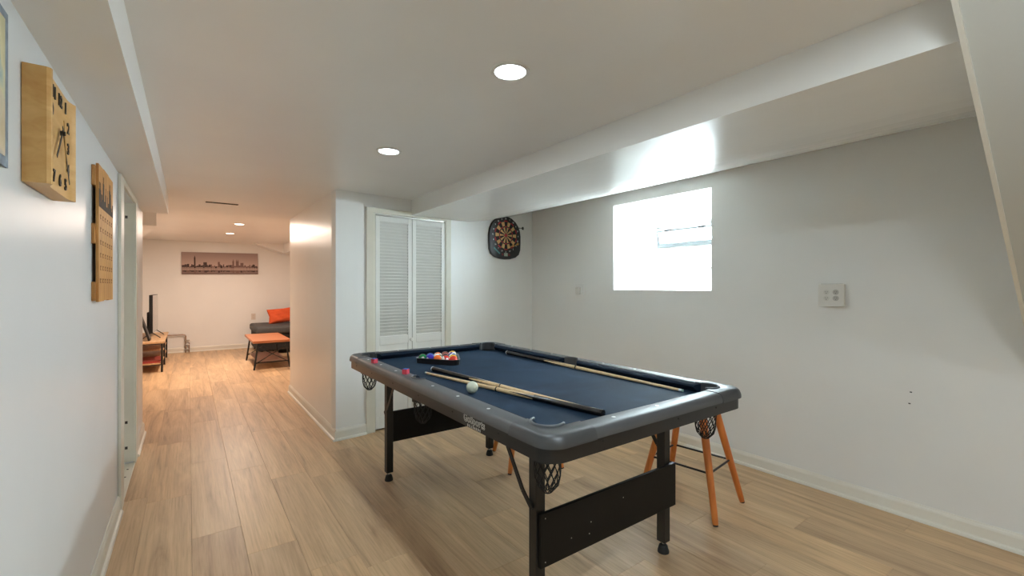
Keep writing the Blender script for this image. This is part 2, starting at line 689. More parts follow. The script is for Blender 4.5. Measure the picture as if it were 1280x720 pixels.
# bulkheads in the far room
struct(obj('trim_3', prism([(-0.75, 6.5), (-0.30, 6.5), (-0.75, 9.75)], 1.985, ZC2, 'z'), M['ceiling'], recentre=False), 'angled bulkhead at the far left ceiling corner')
bm = box(1.63, 3.28, 6.0, YF, 1.995, ZC2)
add_prism(bm, [(1.05, ZC2), (1.63, 1.995), (1.63, ZC2)], 10.45, YF, 'y')
struct(obj('trim_4', bm, M['ceiling'], recentre=False), 'boxed bulkhead at the far right ceiling corner')

# underside of the stairs, upper right
SEY = 0.25
sx0, sz0, sx1, sz1 = 1.550, 2.011, 2.745, 1.210
zl = lambda x: sz0 + (sz1 - sz0) * (x - sx0) / (sx1 - sx0)
xc = sx0 + (ZC - sz0) * (sx1 - sx0) / (sz1 - sz0)
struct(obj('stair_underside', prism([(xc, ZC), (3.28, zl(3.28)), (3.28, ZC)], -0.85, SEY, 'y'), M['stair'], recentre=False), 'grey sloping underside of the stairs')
nrm = Vector((sz0 - sz1, 0, sx1 - sx0)).normalized()
pa, pb = Vector((xc, SEY + .003, ZC)), Vector((3.28, SEY + .003, zl(3.28)))
bm = bar(pa - nrm * .004, pb - nrm * .004, 0.012, 0.016, nrm)
struct(obj('trim_5', bm, M['trim'], recentre=False), 'thin white edge bead under the stairs')


# baseboards: profile + shoe
def baseboard(name, p, q, side, h=0.092, m=None, shoe=True):
    """along the floor from p to q, 'side' = unit 2D vector pointing into the room"""
    p, q = Vector((p[0], p[1], 0)), Vector((q[0], q[1], 0))
    s = Vector((side[0], side[1], 0))
    prof = [(0, 0), (0.026, 0), (0.026, 0.008), (0.023, 0.016), (0.0135, 0.021), (0.013, h - .022), (0.010, h - .012), (0.006, h - .006), (0.004, h), (0, h)]
    bm = bmesh.new()
    A = [bm.verts.new(p + s * a + Vector((0, 0, z))) for a, z in prof]
    B = [bm.verts.new(q + s * a + Vector((0, 0, z))) for a, z in prof]
    bm.faces.new(A)
    bm.faces.new(B)
    for i in range(len(prof)):
        k = (i + 1) % len(prof)
        bm.faces.new((A[i], A[k], B[k], B[i]))
    return struct(obj(name, bm, m or M['trim'], recentre=False))


cwp = lambda u, v, z=0: CW @ Vector((u, v, z))
cn = (math.sin(CA), -math.cos(CA))
baseboard('baseboard_left', (XL, YN), (XL, 3.385), (1, 0), 0.10)
baseboard('baseboard_left_end', (XL, 4.42), (XL, 5.10), (1, 0), 0.10)
baseboard('baseboard_right', (XR, YN), (XR, 4.1), (-1, 0), 0.092, M['baseboard'])
a, b = cwp(-0.004, 0), cwp(0.262, 0)
baseboard('baseboard_middle', a[:2], b[:2], cn, 0.095)
a, b = cwp(1.16, 0), cwp(UE - .02, 0)
baseboard('baseboard_middle_right', a[:2], b[:2], cn, 0.095)
baseboard('baseboard_passage', (1.0, 3.884), (1.0, 6.02), (-1, 0), 0.095)
baseboard('baseboard_far', (-0.75, YF), (3.28, YF), (0, -1), 0.10)
baseboard('baseboard_left_far', (-0.75, 5.11), (-0.75, YF), (1, 0), 0.10)

# ------------------------------------------------------------------ left doorway
door2 = thing('door_1', None, None, (XL, 3.9, 0)) if False else bpy.data.objects.new('door_1', None)
door2.location = (XL, 3.9, 0)
COL.objects.link(door2)
WM['door_1'] = Matrix.Translation((XL, 3.9, 0))
struct(door2, 'white doorway in the left wall')
cz = DZ + 0.04
obj('casing', box(XL, XL + .017, DY0 - .135, DY0, 0, cz, .004), M['casing'], door2)
obj('casing', box(XL, XL + .017, DY1, DY1 + .135, 0, cz, .004), M['casing'], door2)
obj('header', box(XL, XL + .017, DY0, DY1, DZ, cz, .004), M['casing'], door2)
jb = obj('jamb', box(-0.47, XL + .006, DY1 - .018, DY1 + .001, 0.022, DZ), M['casing'], door2)
for z in (0.30, 0.115, 1.79):
    obj('strike_hole', box(-0.375, -0.360, DY1 - .0195, DY1 - .018, z, z + .02), M['slot_dark'], jb)
obj('jamb', box(-0.47, XL + .006, DY0 - .001, DY0 + .018, 0, DZ), M['casing'], door2)
lf = obj('leaf', box(-0.50, -0.462, DY0 + .02, DY1 - .02, 0.012, DZ - .005), M['door_white'], door2)
kb = Matrix.Translation((-0.462, DY0 + .09, 0.98)) @ Matrix.Rotation(PI / 2, 4, 'Y')
obj('knob', lathe([(0, 0), (.022, 0), (.022, .004), (.008, .01), (.008, .03), (.024, .04), (.026, .05), (.018, .06), (0, .062)], 16, kb), M['steel'], lf, smooth=40)
th = obj('threshold', box(-0.46, XL + .012, DY0 + .0, DY1, 0.0, 0.006, .002), M['casing'], door2)
for y in (3.62, 3.80, 3.98, 4.14):
    obj('screw', lathe([(0, 0), (.006, 0), (.006, .002), (0, .003)], 8, Matrix.Translation((XL - .02, y, .006))), M['slot_dark'], th)

# ------------------------------------------------------------------ closet bifold louver door
dr = bpy.data.objects.new('door_2', None)
dr.matrix_world = CW @ Matrix.Translation((U0, 0, 0))
COL.objects.link(dr)
WM['door_2'] = CW @ Matrix.Translation((U0, 0, 0))
struct(dr, 'white bifold louvered closet door')
W = U1 - U0
# local frame: x along the wall from the left jamb, y into the wall
obj('casing', box(-0.072, -0.002, -0.016, 0.0, 0, CZ + .052, .004), M['casing'], dr, True)
obj('casing', box(W + .002, W + .060, -0.016, 0.0, 0, 1.964, .004), M['casing'], dr, True)
obj('header', box(-0.072, 0.375, -0.0165, 0.0, CZ + .004, CZ + .052, .004), M['casing'], dr, True)
obj('header', box(0.375, W + .060, -0.0165, 0.0, CZ + .004, 1.9655, .003), M['casing'], dr, True)
obj('jamb', box(-0.002, 0.012, -0.012, 0.10, 0, CZ), M['casing'], dr, True)
obj('jamb', box(W - .008, W + .002, -0.012, 0.10, 0, CZ), M['casing'], dr, True)
obj('door_track', box(0.014, W - .012, 0.0, 0.034, CZ - .012, CZ + .003), M['steel'], dr, True)
bm = bmesh.new()
mxs = Matrix.Rotation(math.radians(-55), 4, 'X')
slw = 0.285
add_box(bm, -slw / 2, slw / 2, -0.0215, 0.0215, -0.0028, 0.0028, 0.0012, 1, mxs)
bmesh.ops.recalc_face_normals(bm, faces=bm.faces)
slat_me = bpy.data.meshes.new('slat')
slat_me.materials.append(M['door_white'])
bm.to_mesh(slat_me)
bm.free()
LW = 0.361
for i, x0 in enumerate((0.016, 0.016 + LW + .005)):
    tilt = 0.0
    x1 = x0 + LW
    st = 0.040
    bm = bmesh.new()
    y0, y1 = -0.006, 0.024
    zb, zt = 0.018, CZ - .016
    add_box(bm, x0, x0 + st, y0, y1, zb, zt, .003)
    add_box(bm, x1 - st, x1, y0, y1, zb, zt, .003)
    add_box(bm, x0 + st, x1 - st, y0 + .001, y1 - .001, zt - .05, zt, .003)
    add_box(bm, x0 + st, x1 - st, y0 + .001, y1 - .001, 0.765, 0.845, .003)
    add_box(bm, x0 + st, x1 - st, y0 + .001, y1 - .001, zb, zb + .11, .003)
    leaf = obj('leaf', bm, M['door_white'], dr, True)
    obj('lower_panel', box(x0 + st, x1 - st, y0 + .008, y1 - .008, zb + .11, 0.765), M['door_white'], leaf, True)
    n = 36
    for q in range(n):
        z = 0.858 + q * (zt - .05 - 0.858 - 0.010) / (n - 1)
        place('slat', slat_me, leaf, ((x0 + x1) / 2, 0.008, z))
    if i == 0:
        kx = Matrix.Translation((x1 - .018, y0, 0.80)) @ Matrix.Rotation(PI / 2, 4, 'X')
        obj('knob', lathe([(0, 0), (.008, 0), (.007, .012), (.016, .018), (.018, .026), (.012, .032), (0, .033)], 16, kx), M['door_white'], leaf, True, smooth=40)

# ------------------------------------------------------------------ window with glass blocks and a hopper vent
win = bpy.data.objects.new('window_1', None)
win.location = (3.68, WY0, WZ0)
COL.objects.link(win)
WM['window_1'] = Matrix.Translation(win.location)
struct(win, 'bright glass block window deep in the right wall')
nb, nr = 5, 4
bw, bh = (WY1 - WY0) / nb, (WZ1 - WZ0) / nr
bm = box(0, bw - .010, 0, bh - .010, 0, 0.075, .007, 2)
bm.transform(Matrix.Rotation(PI / 2, 4, 'Z') @ Matrix.Rotation(PI / 2, 4, 'X'))
bmesh.ops.recalc_face_normals(bm, faces=bm.faces)
gb_me = bpy.data.meshes.new('glass_block')
gb_me.materials.append(M['glass_block'])
bm.to_mesh(gb_me)
bm.free()
vent_cells = {(c, 2) for c in (0, 1, 2, 3)}      # row 2 from the sill = second from the top
for r in range(nr):
    for c in range(nb):
        if (c, r) in vent_cells:
            continue
        place('glass_block', gb_me, win, (0.0, c * bw + .005, r * bh + .005))
bm = bmesh.new()
for r in range(nr + 1):
    z = WZ0 + r * bh
    add_box(bm, 3.685, 3.75, WY0, WY1, max(WZ0, z - .005), min(WZ1, z + .005))
for c in range(nb + 1):
    y = WY0 + c * bw
    for r in range(nr):
        if (c - 1, r) in vent_cells and (c, r) in vent_cells:
            continue
        add_box(bm, 3.686, 3.749, max(WY0, y - .005), min(WY1, y + .005), WZ0 + r * bh + .004, WZ0 + (r + 1) * bh - .004)
obj('mortar_grid', bm, M['mortar'], win)
vy0, vy1, vz0, vz1 = WY0 + .006, WY0 + 4 * bw - .006, WZ0 + 2 * bh + .006, WZ0 + 3 * bh - .006
bm = bmesh.new()
ft = 0.022
add_box(bm, 3.67, 3.75, vy0, vy1, vz1 - ft, vz1, .003)
add_box(bm, 3.67, 3.75, vy0, vy1, vz0, vz0 + ft, .003)
add_box(bm, 3.67, 3.75, vy0, vy0 + ft, vz0 + ft, vz1 - ft, .003)
add_box(bm, 3.67, 3.75, vy1 - ft, vy1, vz0 + ft, vz1 - ft, .003)
vf = obj('vent_frame', bm, M['vent_frame'], win)
# sash hinged at its foot, top tilted into the room
sm = Matrix.Translation((3.675, 0, vz0 + ft)) @ Matrix.Rotation(math.radians(-16), 4, 'Y')
sh = vz1 - vz0 - 2 * ft
bm = bmesh.new()
add_box(bm, -.012, .012, vy0 + ft, vy1 - ft, 0, .02, .002, 2, sm)
add_box(bm, -.012, .012, vy0 + ft, vy1 - ft, sh - .02, sh, .002, 2, sm)
add_box(bm, -.012, .012, vy0 + ft, vy0 + ft + .02, .02, sh - .02, .002, 2, sm)
add_box(bm, -.012, .012, vy1 - ft - .02, vy1 - ft, .02, sh - .02, .002, 2, sm)
sash = obj('sash', bm, M['vent_frame'], win)
obj('vent_pane', box(-.002, .002, vy0 + ft + .018, vy1 - ft - .018, .018, sh - .018, 0, 2, sm), M['pane'], sash)
for y in (vy1 - .16, vy1 - .50):
    obj('latch', box(-.03, -.012, y - .03, y + .03, sh - .012, sh + .002, .003, 2, sm), M['black_metal'], sash)
obj('reveal_sill', box(3.279, 3.70, WY0 + .001, WY1 - .001, WZ0 - .002, WZ0 + .004), M['reveal'], win)

# daylight from the overcast sky outside, sampled through the window opening
pl = bpy.data.lights.new('window_daylight', 'AREA')
pl.shape = 'RECTANGLE'
pl.size, pl.size_y = WY1 - WY0 + .5, WZ1 - WZ0 + .5
pl.cycles.is_portal = True
po = bpy.data.objects.new('window_daylight', pl)
po.location = (3.85, (WY0 + WY1) / 2, (WZ0 + WZ1) / 2)
po.rotation_euler = (0, PI / 2, 0)
COL.objects.link(po)


# ------------------------------------------------------------------ recessed ceiling lights, plus two unseen fill lamps
def ceiling_light(x, y, z, label, lens, power, col, group):
    t = thing('ceiling_light', label, 'ceiling light', (x, y, z), 0, group)
    obj('trim_ring', lathe([(.058, -.002), (.060, -.006), (.074, -.004), (.076, 0), (.058, 0)], 32), M['white_plastic'], t, True, smooth=50)
    obj('lens', lathe([(0, -.0045), (.045, -.0042), (.058, -.002), (.058, -.0005)], 32), lens, t, True, smooth=True)
    li = bpy.data.lights.new('lamp', 'AREA')
    li.shape = 'DISK'
    li.size = 0.11
    li.spread = math.radians(SPREAD)
    li.energy = power
    li.color = col
    lo = bpy.data.objects.new('lamp', li)
    lo.location = (0, 0, -.010)
    COL.objects.link(lo)
    lo.parent = t
    return t


G1, G2 = 'cool recessed lights over the table room', 'warm recessed lights in the far room'
ceiling_light(0.985, 1.372, ZC, 'large bright white recessed ceiling light nearest the pool table', M['lens_cool'], NEAR_W, NEAR_COL, G1)
ceiling_light(0.975, 2.612, ZC, 'white recessed ceiling light in front of the closet door', M['lens_cool'], NEAR_W, NEAR_COL, G1)
ceiling_light(0.985, 0.10, ZC, 'added fill light in the ceiling above the camera position', M['lens_cool'], FILL_W, NEAR_COL, G1)  # unseen lamp, added to brighten the closet wall and the room
ceiling_light(0.985, -1.2, ZC, 'added fill light in the ceiling behind the camera position', M['lens_cool'], FILL_W, NEAR_COL, G1)  # second unseen lamp, added for fill
ceiling_light(0.585, 7.45, ZC2, 'warm recessed ceiling light, nearer one of the far pair', M['lens_warm'], FAR_W, FAR_COL, G2)
ceiling_light(0.560, 8.85, ZC2, 'warm recessed ceiling light, farther one by the skyline picture', M['lens_warm'], FAR_W, FAR_COL, G2)

# dark slot in the passage ceiling
tag(obj('ceiling_slot', box(0.13, 0.40, 5.20, 5.245, ZC - .004, ZC), M['slot_dark']), 'narrow dark slot in the passage ceiling', 'vent')

# ------------------------------------------------------------------ pool table
X0, X1, Y0, Y1 = 0.905, 2.135, 1.055, 3.24
ZT, ZB, BED = 0.82, 0.73, 0.772
INS = 0.087              # rail width, outer edge to cushion
CAPL = 0.215             # corner cap length along each rail
PR = 0.061               # pocket radius
SYS = (2.19, 2.165)      # side pocket positions, left and right
cxm, cym = (X0 + X1) / 2, (Y0 + Y1) / 2
pt = thing('pool_table', 'black folding pool table with navy cloth in the middle of the room', 'pool table', (cxm, cym, 0))


def rr_outline(x0, x1, y0, y1, r, n=8):
    pts = []
    for cx_, cy_, a0 in ((x1 - r, y0 + r, -90), (x1 - r, y1 - r, 0), (x0 + r, y1 - r, 90), (x0 + r, y0 + r, 180)):
        for k in range(n + 1):
            a = math.radians(a0 + 90 * k / n)
            pts.append((cx_ + r * math.cos(a), cy_ + r * math.sin(a)))
    return pts


# apron: a ring with rounded corners
bm = bmesh.new()
o_ = rr_outline(X0 + .010, X1 - .010, Y0 + .010, Y1 - .010, .07)
i_ = rr_outline(X0 + .028, X1 - .028, Y0 + .028, Y1 - .028, .052)
R = [[bm.verts.new((x, y, z)) for x, y in ol] for ol, z in ((o_, ZB), (o_, .784), (i_, .784), (i_, ZB))]
n = len(o_)
for a in range(4):
    for k in range(n):
        bm.faces.new((R[a][k], R[a][(k + 1) % n], R[(a + 1) % 4][(k + 1) % n], R[(a + 1) % 4][k]))
obj('apron', bm, M['apron'], pt, smooth=40)

# rail profile: u from the inner edge (0) to the outer edge (INS)
RAILP = [(0, .774), (0, ZT - .002), (.004, ZT), (.058, ZT), (.068, ZT - .0015), (.076, ZT - .006), (.082, ZT - .013), (.086, ZT - .022), (INS, ZT - .030), (INS, ZT - .038), (INS - .006, ZT - .040), (INS - .02, ZT - .040), (INS - .02, .774)]
CUSHP = [(0, .774), (0, ZT - .004), (-.010, ZT - .005), (-.026, ZT - .012), (-.031, ZT - .018), (-.029, ZT - .023), (-.012, .776)]


def sweep(prof, org, udir, ldir, l0, l1, m, name, cut0=0.0, cut1=0.0, smooth=35):
    """profile swept along ldir; cut = extra shortening at the nose end (per unit of -u)"""
    bm = bmesh.new()
    org, ud, ld = Vector(org), Vector(udir), Vector(ldir)
    A, B = [], []
    for u, z in prof:
        c0 = -u * cut0 if u < 0 else 0
        c1 = -u * cut1 if u < 0 else 0
        A.append(bm.verts.new(org + ud * u + ld * (l0 + c0) + Vector((0, 0, z))))
        B.append(bm.verts.new(org + ud * u + ld * (l1 - c1) + Vector((0, 0, z))))
    bm.faces.new(A)
    bm.faces.new(B)
    for i in range(len(prof)):
        k = (i + 1) % len(prof)
        bm.faces.new((A[i], A[k], B[k], B[i]))
    return obj(name, bm, m, pt, smooth=smooth)


SPW = 0.062
segs = []
for sx in (0, 1):        # long rails, left then right
    org = (X0 + INS, 0, 0) if sx == 0 else (X1 - INS, 0, 0)
    ud = (-1, 0, 0) if sx == 0 else (1, 0, 0)
    SY = SYS[sx]
    for l0, l1 in ((Y0 + CAPL, SY - SPW), (SY + SPW, Y1 - CAPL)):
        sweep(RAILP, org, ud, (0, 1, 0), l0, l1, M['plastic'], 'rail')
        sweep(CUSHP, org, ud, (0, 1, 0), l0 - (.03 if l0 < SY - .1 else 0), l1 + (.03 if l1 > SY else 0), M['cushion'], 'cushion', .7, .7)
for sy in (0, 1):        # end rails
    org = (0, Y0 + INS, 0) if sy == 0 else (0, Y1 - INS, 0)
    ud = (0, -1, 0) if sy == 0 else (0, 1, 0)
    sweep(RAILP, org, ud, (1, 0, 0), X0 + CAPL, X1 - CAPL, M['plastic'], 'rail')
    sweep(CUSHP, org, ud, (1, 0, 0), X0 + CAPL - .03, X1 - CAPL + .03, M['cushion'], 'cushion', .7, .7)

# rail blocks behind the side pockets, with a round bite
for sx in (0, 1):
    s = 1 if sx == 0 else -1
    SY = SYS[sx]
    xo = X0 if sx == 0 else X1
    N = 16
    bm = bmesh.new()
    ringv = []
    for k in range(N + 1):
        a = math.radians(-90 + 180 * k / N)
        # inner bite: half circle reaching outwards from the rail edge
        ix = INS - .046 * math.cos(a)
        iy = SPW * (k / N * 2 - 1) if abs(k / N * 2 - 1) > .96 else .058 * math.sin(a)
        py = SPW * (2 * k / N - 1)
        col_ = []
        pro = [(None, .774), (None, ZT - .001)] + [(INS - u, z) for u, z in RAILP[3:10]] + [(.012, ZT - .040)]
        for a_, z in pro:
            lx = ix if a_ is None else min(a_, ix - .002)
            col_.append(bm.verts.new((xo + s * lx, SY + (iy if a_ is None else py), z)))
        ringv.append(col_)
    for p, q in zip(ringv, ringv[1:]):
        for i in range(len(p) - 1):
            bm.faces.new((p[i], p[i + 1], q[i + 1], q[i]))
    obj('side_pocket_block', bm, M['cap'], pt, smooth=35)
    pts = [(xo + s * (INS - .046 * math.cos(math.radians(-88 + 176 * k / N))), SY + .058 * math.sin(math.radians(-88 + 176 * k / N)), ZT + .001) for k in range(N + 1)]
    obj('pocket_liner', tube(pts, .0035, 6), M['liner'], pt, smooth=True)

# corner caps
PCX = 0.128               # pocket centre from the outer corner
RC = 0.078
corners = [(X0, Y0, 1, 1), (X1, Y0, -1, 1), (X1, Y1, -1, -1), (X0, Y1, 1, -1)]
PC = [(.118, .145), (.138, .130), (.128, .128), (.118, .128)]      # pocket centres from the outer corners
for (cx_, cy_, sx, sy), (pa_, pb_) in zip(corners, PC):
    db_ = math.sqrt(PR ** 2 - (pa_ - INS) ** 2)
    da_ = math.sqrt(PR ** 2 - (pb_ - INS) ** 2)
    inner, outer = [], []
    N1, N2 = 6, 20
    for k in range(N1):
        t = k / N1
        inner.append((INS, CAPL + (pb_ + db_ - CAPL) * t))
        outer.append((0, CAPL + (pb_ + .5 * db_ - CAPL) * t))
    a0d = math.degrees(math.atan2(db_, INS - pa_))
    a1d = math.degrees(math.atan2(INS - pb_, da_)) + 360
    L1 = pb_ + .5 * db_ - RC
    L2 = pa_ + .5 * da_ - RC
    arc = RC * PI / 2
    Ltot = L1 + L2 + arc
    for k in range(N2 + 1):
        t = k / N2
        a = math.radians(a0d + (a1d - a0d) * t)
        inner.append((pa_ + PR * math.cos(a), pb_ + PR * math.sin(a)))
        d = t * Ltot
        if d < L1:
            outer.append((0, RC + L1 - d))
        elif d < L1 + arc:
            b = PI + (d - L1) / RC
            outer.append((RC + RC * math.cos(b), RC + RC * math.sin(b)))
        else:
            outer.append((RC + d - L1 - arc, 0))
    for k in range(1, N1 + 1):
        t = k / N1
        inner.append((pa_ + da_ + (CAPL - pa_ - da_) * t, INS))
        outer.append((pa_ + .5 * da_ + (CAPL - pa_ - .5 * da_) * t, 0))
    bm = bmesh.new()
    rings = []
    for (ia, ib), (oa, ob) in zip(inner, outer):
        I, O = Vector((ia, ib)), Vector((oa, ob))
        d = (O - I)
        dl = d.length
        d.normalize()
        cs = [(0, .74), (0, ZT + .001), (.003, ZT + .003)]
        for back, dz in ((.029, .003), (.019, .0015), (.011, -.003), (.005, -.010), (.001, -.019), (-.002, -.030), (-.002, -.040), (.008, -.041)):
            cs.append((max(dl - back, .0035 + .0001 * (8)), ZT + dz))
        col_ = []
        for r, z in cs:
            p = I + d * r
            col_.append(bm.verts.new((cx_ + sx * p.x, cy_ + sy * p.y, z)))
        rings.append(col_)
    for p, q in zip(rings, rings[1:]):
        for i in range(len(p) - 1):
            bm.faces.new((p[i], p[i + 1], q[i + 1], q[i]))
    bm.faces.new(rings[0])
    bm.faces.new(rings[-1])
    obj('corner_cap', bm, M['cap'], pt, smooth=40)
    ang = [a0d - 14 + (a1d - a0d + 28) * k / 24 for k in range(25)]
    pts = [(cx_ + sx * (pa_ + (PR - .002) * math.cos(math.radians(a))), cy_ + sy * (pb_ + (PR - .002) * math.sin(math.radians(a))), ZT + .004) for a in ang]
    obj('pocket_liner', tube(pts, .0058, 8), M['liner'], pt, smooth=True)


# pockets: cups and cord nets
def net_mesh(r, h, n=11, rows=6):
    bm = bmesh.new()
    lv = []
    for j in range(rows + 1):
        t = j / rows
        rr = r * (1.0 - .10 * t) if t < .6 else r * max(.12, math.sqrt(max(0, 1 - ((t - .6) / .42) ** 2)) * .94)
        lv.append([bm.verts.new((rr * math.cos(2 * PI * (k + .5 * (j % 2)) / n), rr * math.sin(2 * PI * (k + .5 * (j % 2)) / n), -h * t)) for k in range(n)])
    for j in range(rows - 1):
        for k in range(n):
            if j % 2 == 0:
                q = (lv[j][k], lv[j + 1][k], lv[j + 2][k], lv[j + 1][(k - 1) % n])
            else:
                q = (lv[j][k], lv[j + 1][(k + 1) % n], lv[j + 2][k], lv[j + 1][k])
            bm.faces.new(q)
    bm.faces.new(lv[rows])
    # turn the diamonds into cords
    out = bmesh.new()
    for e in bm.edges:
        a, b = e.verts[0].co, e.verts[1].co
        if (a - b).length > 1e-4:
            add_tube(out, [a, b], .0022, 4, False)
    for row in (0,):
        for k in range(n):
            add_tube(out, [lv[0][k].co, lv[0][(k + 1) % n].co], .003, 4, False)
    bm.free()
    bmesh.ops.recalc_face_normals(out, faces=out.faces)
    me = bpy.data.meshes.new('net')
    me.materials.append(M['net'])
    out.to_mesh(me)
    out.free()
    return me


net_me = net_mesh(.049, .158)
cup_bm = bmesh.new()
for k in range(20):
    pass
add_lathe(cup_bm, [(.058, 0), (.058, -.075), (.056, -.075), (.056, 0)], 24)
cup_me = bpy.data.meshes.new('pocket_cup')
cup_me.materials.append(M['rubber'])
cup_bm.to_mesh(cup_me)
cup_bm.free()
pockets = [(cx_ + sx * a_, cy_ + sy * b_) for (cx_, cy_, sx, sy), (a_, b_) in zip(corners, PC)] + [(X0 + INS + .012, SYS[0]), (X1 - INS - .012, SYS[1])]
for i, (px, py) in enumerate(pockets):
    cp = place('pocket_cup', cup_me, pt, (px - cxm, py - cym, BED - .002))
    place('net', net_me, pt, (px - cxm, py - cym, ZB + .004), (0, 0, i * .7))

# playing surface with bites at the pockets
bx0, bx1, by0, by1 = X0 + INS - .002, X1 - INS + .002, Y0 + INS - .002, Y1 - INS + .002
pr = .058


def corner_arc(px, py, a_from, a_to, n=12):
    return [(px + pr * math.cos(math.radians(a_from + (a_to - a_from) * k / n)), py + pr * math.sin(math.radians(a_from + (a_to - a_from) * k / n))) for k in range(n + 1)]


out = []
# each corner notch runs through the table side of its pocket circle
for k_, a_ in ((0, 90), (1, 180), (2, 270), (3, 360)):
    px, py = pockets[k_]
    ex, ey = (bx0, by0), (bx1, by0)
    dx = min(abs(px - bx0), abs(px - bx1))
    dy = min(abs(py - by0), abs(py - by1))
    gx, gy = math.degrees(math.asin(min(.98, dx / pr))), math.degrees(math.asin(min(.98, dy / pr)))
    g0, g1 = (gx, gy) if k_ in (0, 2) else (gy, gx)
    out += corner_arc(px, py, a_ + g0, a_ - 90 - g1)
bm = bmesh.new()
top = [bm.verts.new((x, y, BED)) for x, y in out]
bot = [bm.verts.new((x, y, BED - .02)) for x, y in out]
fa = bm.faces.new(top)
fb = bm.faces.new(bot)
for k in range(len(out)):
    q = (k + 1) % len(out)
    bm.faces.new((top[k], top[q], bot[q], bot[k]))
bmesh.ops.triangulate(bm, faces=[fa, fb])
obj('playing_surface', bm, M['cloth'], pt)
for i in (4, 5):
    bm = bmesh.new()
    add_lathe(bm, [(0, BED + .0006), (.054, BED + .0006)], 24, Matrix.Translation((pockets[i][0] + (-.016 if i == 4 else .016), pockets[i][1], 0)))
    obj('side_pocket_hole', bm, M['rubber'], pt)

# sights
sg = lathe([(.0075, 0), (.0075, .0006), (0, .0008)], 12)
sg_me = bpy.data.meshes.new('sight')
sg_me.materials.append(M['sight'])
sg.to_mesh(sg_me)
sg.free()
for x, ys in ((0.950, (1.469, 1.715, 1.962, 2.435, 2.675, 2.91)), (2.090, (1.43, 1.675, 1.918, 2.405, 2.645, 2.885))):
    for y in ys:
        place('sight', sg_me, pt, (x - cxm, y - cym, ZT))
for y in (1.108, 3.187):
    for x in (1.262, 1.52, 1.778):
        place('sight', sg_me, pt, (x - cxm, y - cym, ZT))
# apron screws
sc = lathe([(.005, 0), (.004, .0015), (0, .002)], 8)
sc_me = bpy.data.meshes.new('screw')
sc_me.materials.append(M['rubber'])
sc.to_mesh(sc_me)
sc.free()
for y in (3.05, 2.74, 2.39, 2.05, 1.70, 1.35):
    place('screw', sc_me, pt, (X0 + .010 - cxm, y - cym, .762), (0, -PI / 2, 0))
for x in (1.16, 1.60, 1.88):
    place('screw', sc_me, pt, (x - cxm, Y0 + .010 - cym, .765), (PI / 2, 0, 0))

# legs with levelling feet, end panels, folding braces
legs = [(1.085, 1.335), (1.880, 1.335), (1.085, 2.905), (1.875, 2.885)]
LH = .0225
for i, (x, y) in enumerate(legs):
    lg = obj('leg', box(x - LH, x + LH, y - LH, y + LH, .055, ZB + .04, .003), M['black_metal'], pt)
    obj('foot', lathe([(0, 0), (.027, 0), (.027, .008), (.020, .034), (.012, .040), (0, .041)], 20, Matrix.Translation((x, y, 0))), M['rubber'], lg, smooth=40)
    obj('stud', lathe([(.006, .038), (.006, .058)], 10, Matrix.Translation((x, y, 0))), M['steel'], lg, smooth=True)
for y, s in ((1.335, -1), (2.895, 1)):
    ya, yb = sorted((y + s * LH, y + s * (LH + .016)))
    z0, z1 = (.232, .438) if s < 0 else (.245, .452)
    pn = obj('end_panel', box(1.072, 1.925 if s < 0 else 1.895, ya, yb, z0, z1, .002), M['panel_black'], pt)
    for x, z in ((1.095, z1 - .02), (1.095, z0 + .02), (1.23, .30), (1.33, .285), (1.34, .33), (1.54, .375)):
        obj('bolt', lathe([(.0028, 0), (.002, .0012), (0, .0015)], 8, Matrix.Translation((x, ya if s < 0 else yb, z)) @ Matrix.Rotation(PI / 2 * (1 if s < 0 else -1), 4, 'X')), M['steel'], pn)
for i, (x, y) in enumerate(legs):
    s = 1 if y < 2 else -1
    xi = x - LH - .006 if x < 1.4 else x + LH + .006
    bm = bmesh.new()
    p0, p1, p2 = Vector((xi, y - s * .005, .452)), Vector((xi, y + s * .055, .505)), Vector((xi, y + s * .22, .738))
    add_bar(bm, p0, p1, .020, .005, (1, 0, 0))
    add_bar(bm, p1, p2, .020, .005, (1, 0, 0))
    br = obj('brace', bm, M['black_metal'], pt)
    obj('bracket', box(xi - .008, xi + .012, y + s * .195 - .012, y + s * .195 + .012, .69, .735, .002), M['steel'], br)

# lettering on the long apron (reads along -Y, facing -X)
TM = Matrix.Translation((X0 + .0095, 1.522, .7625)) @ Matrix(((0, 0, -1, 0), (-1, 0, 0, 0), (0, 1, 0, 0), (0, 0, 0, 1)))
bm = text_bm('GoSports', .042, TM, .0004, .0013)
obj('lettering', bm, M['print_white'], pt)['label'] = 'white outline of the lettering on the table side'
bm = text_bm('GoSports', .042, Matrix.Translation((-.0006, 0, 0)) @ TM, .0003, -.0006)
obj('lettering', bm, M['print_dark'], pt)
bm = text_bm('B I L L I A R D S', .0150, Matrix.Translation((0, 0, -.0255)) @ TM, .0004, .0001)
obj('lettering', bm, M['print_white'], pt)['label'] = 'small white spaced lettering'


# ------------------------------------------------------------------ balls, rack, chalk, cues
RB = 0.0297


def ball(name, x, y, m, label, group=None, rot=None):
    bm = bmesh.new()
    bmesh.ops.create_uvsphere(bm, u_segments=28, v_segments=18, radius=RB)
    for f in bm.faces:
        f.smooth = True
    me = bpy.data.meshes.new(name)
    me.materials.append(m)
    bm.to_mesh(me)
    bm.free()
    o = bpy.data.objects.new(name, me)
    o.location = (x, y, BED + RB)
    o.rotation_euler = rot or (random.uniform(0, 6), random.uniform(0, 6), random.uniform(0, 6))
    COL.objects.link(o)
    return tag(o, label, 'ball', group)


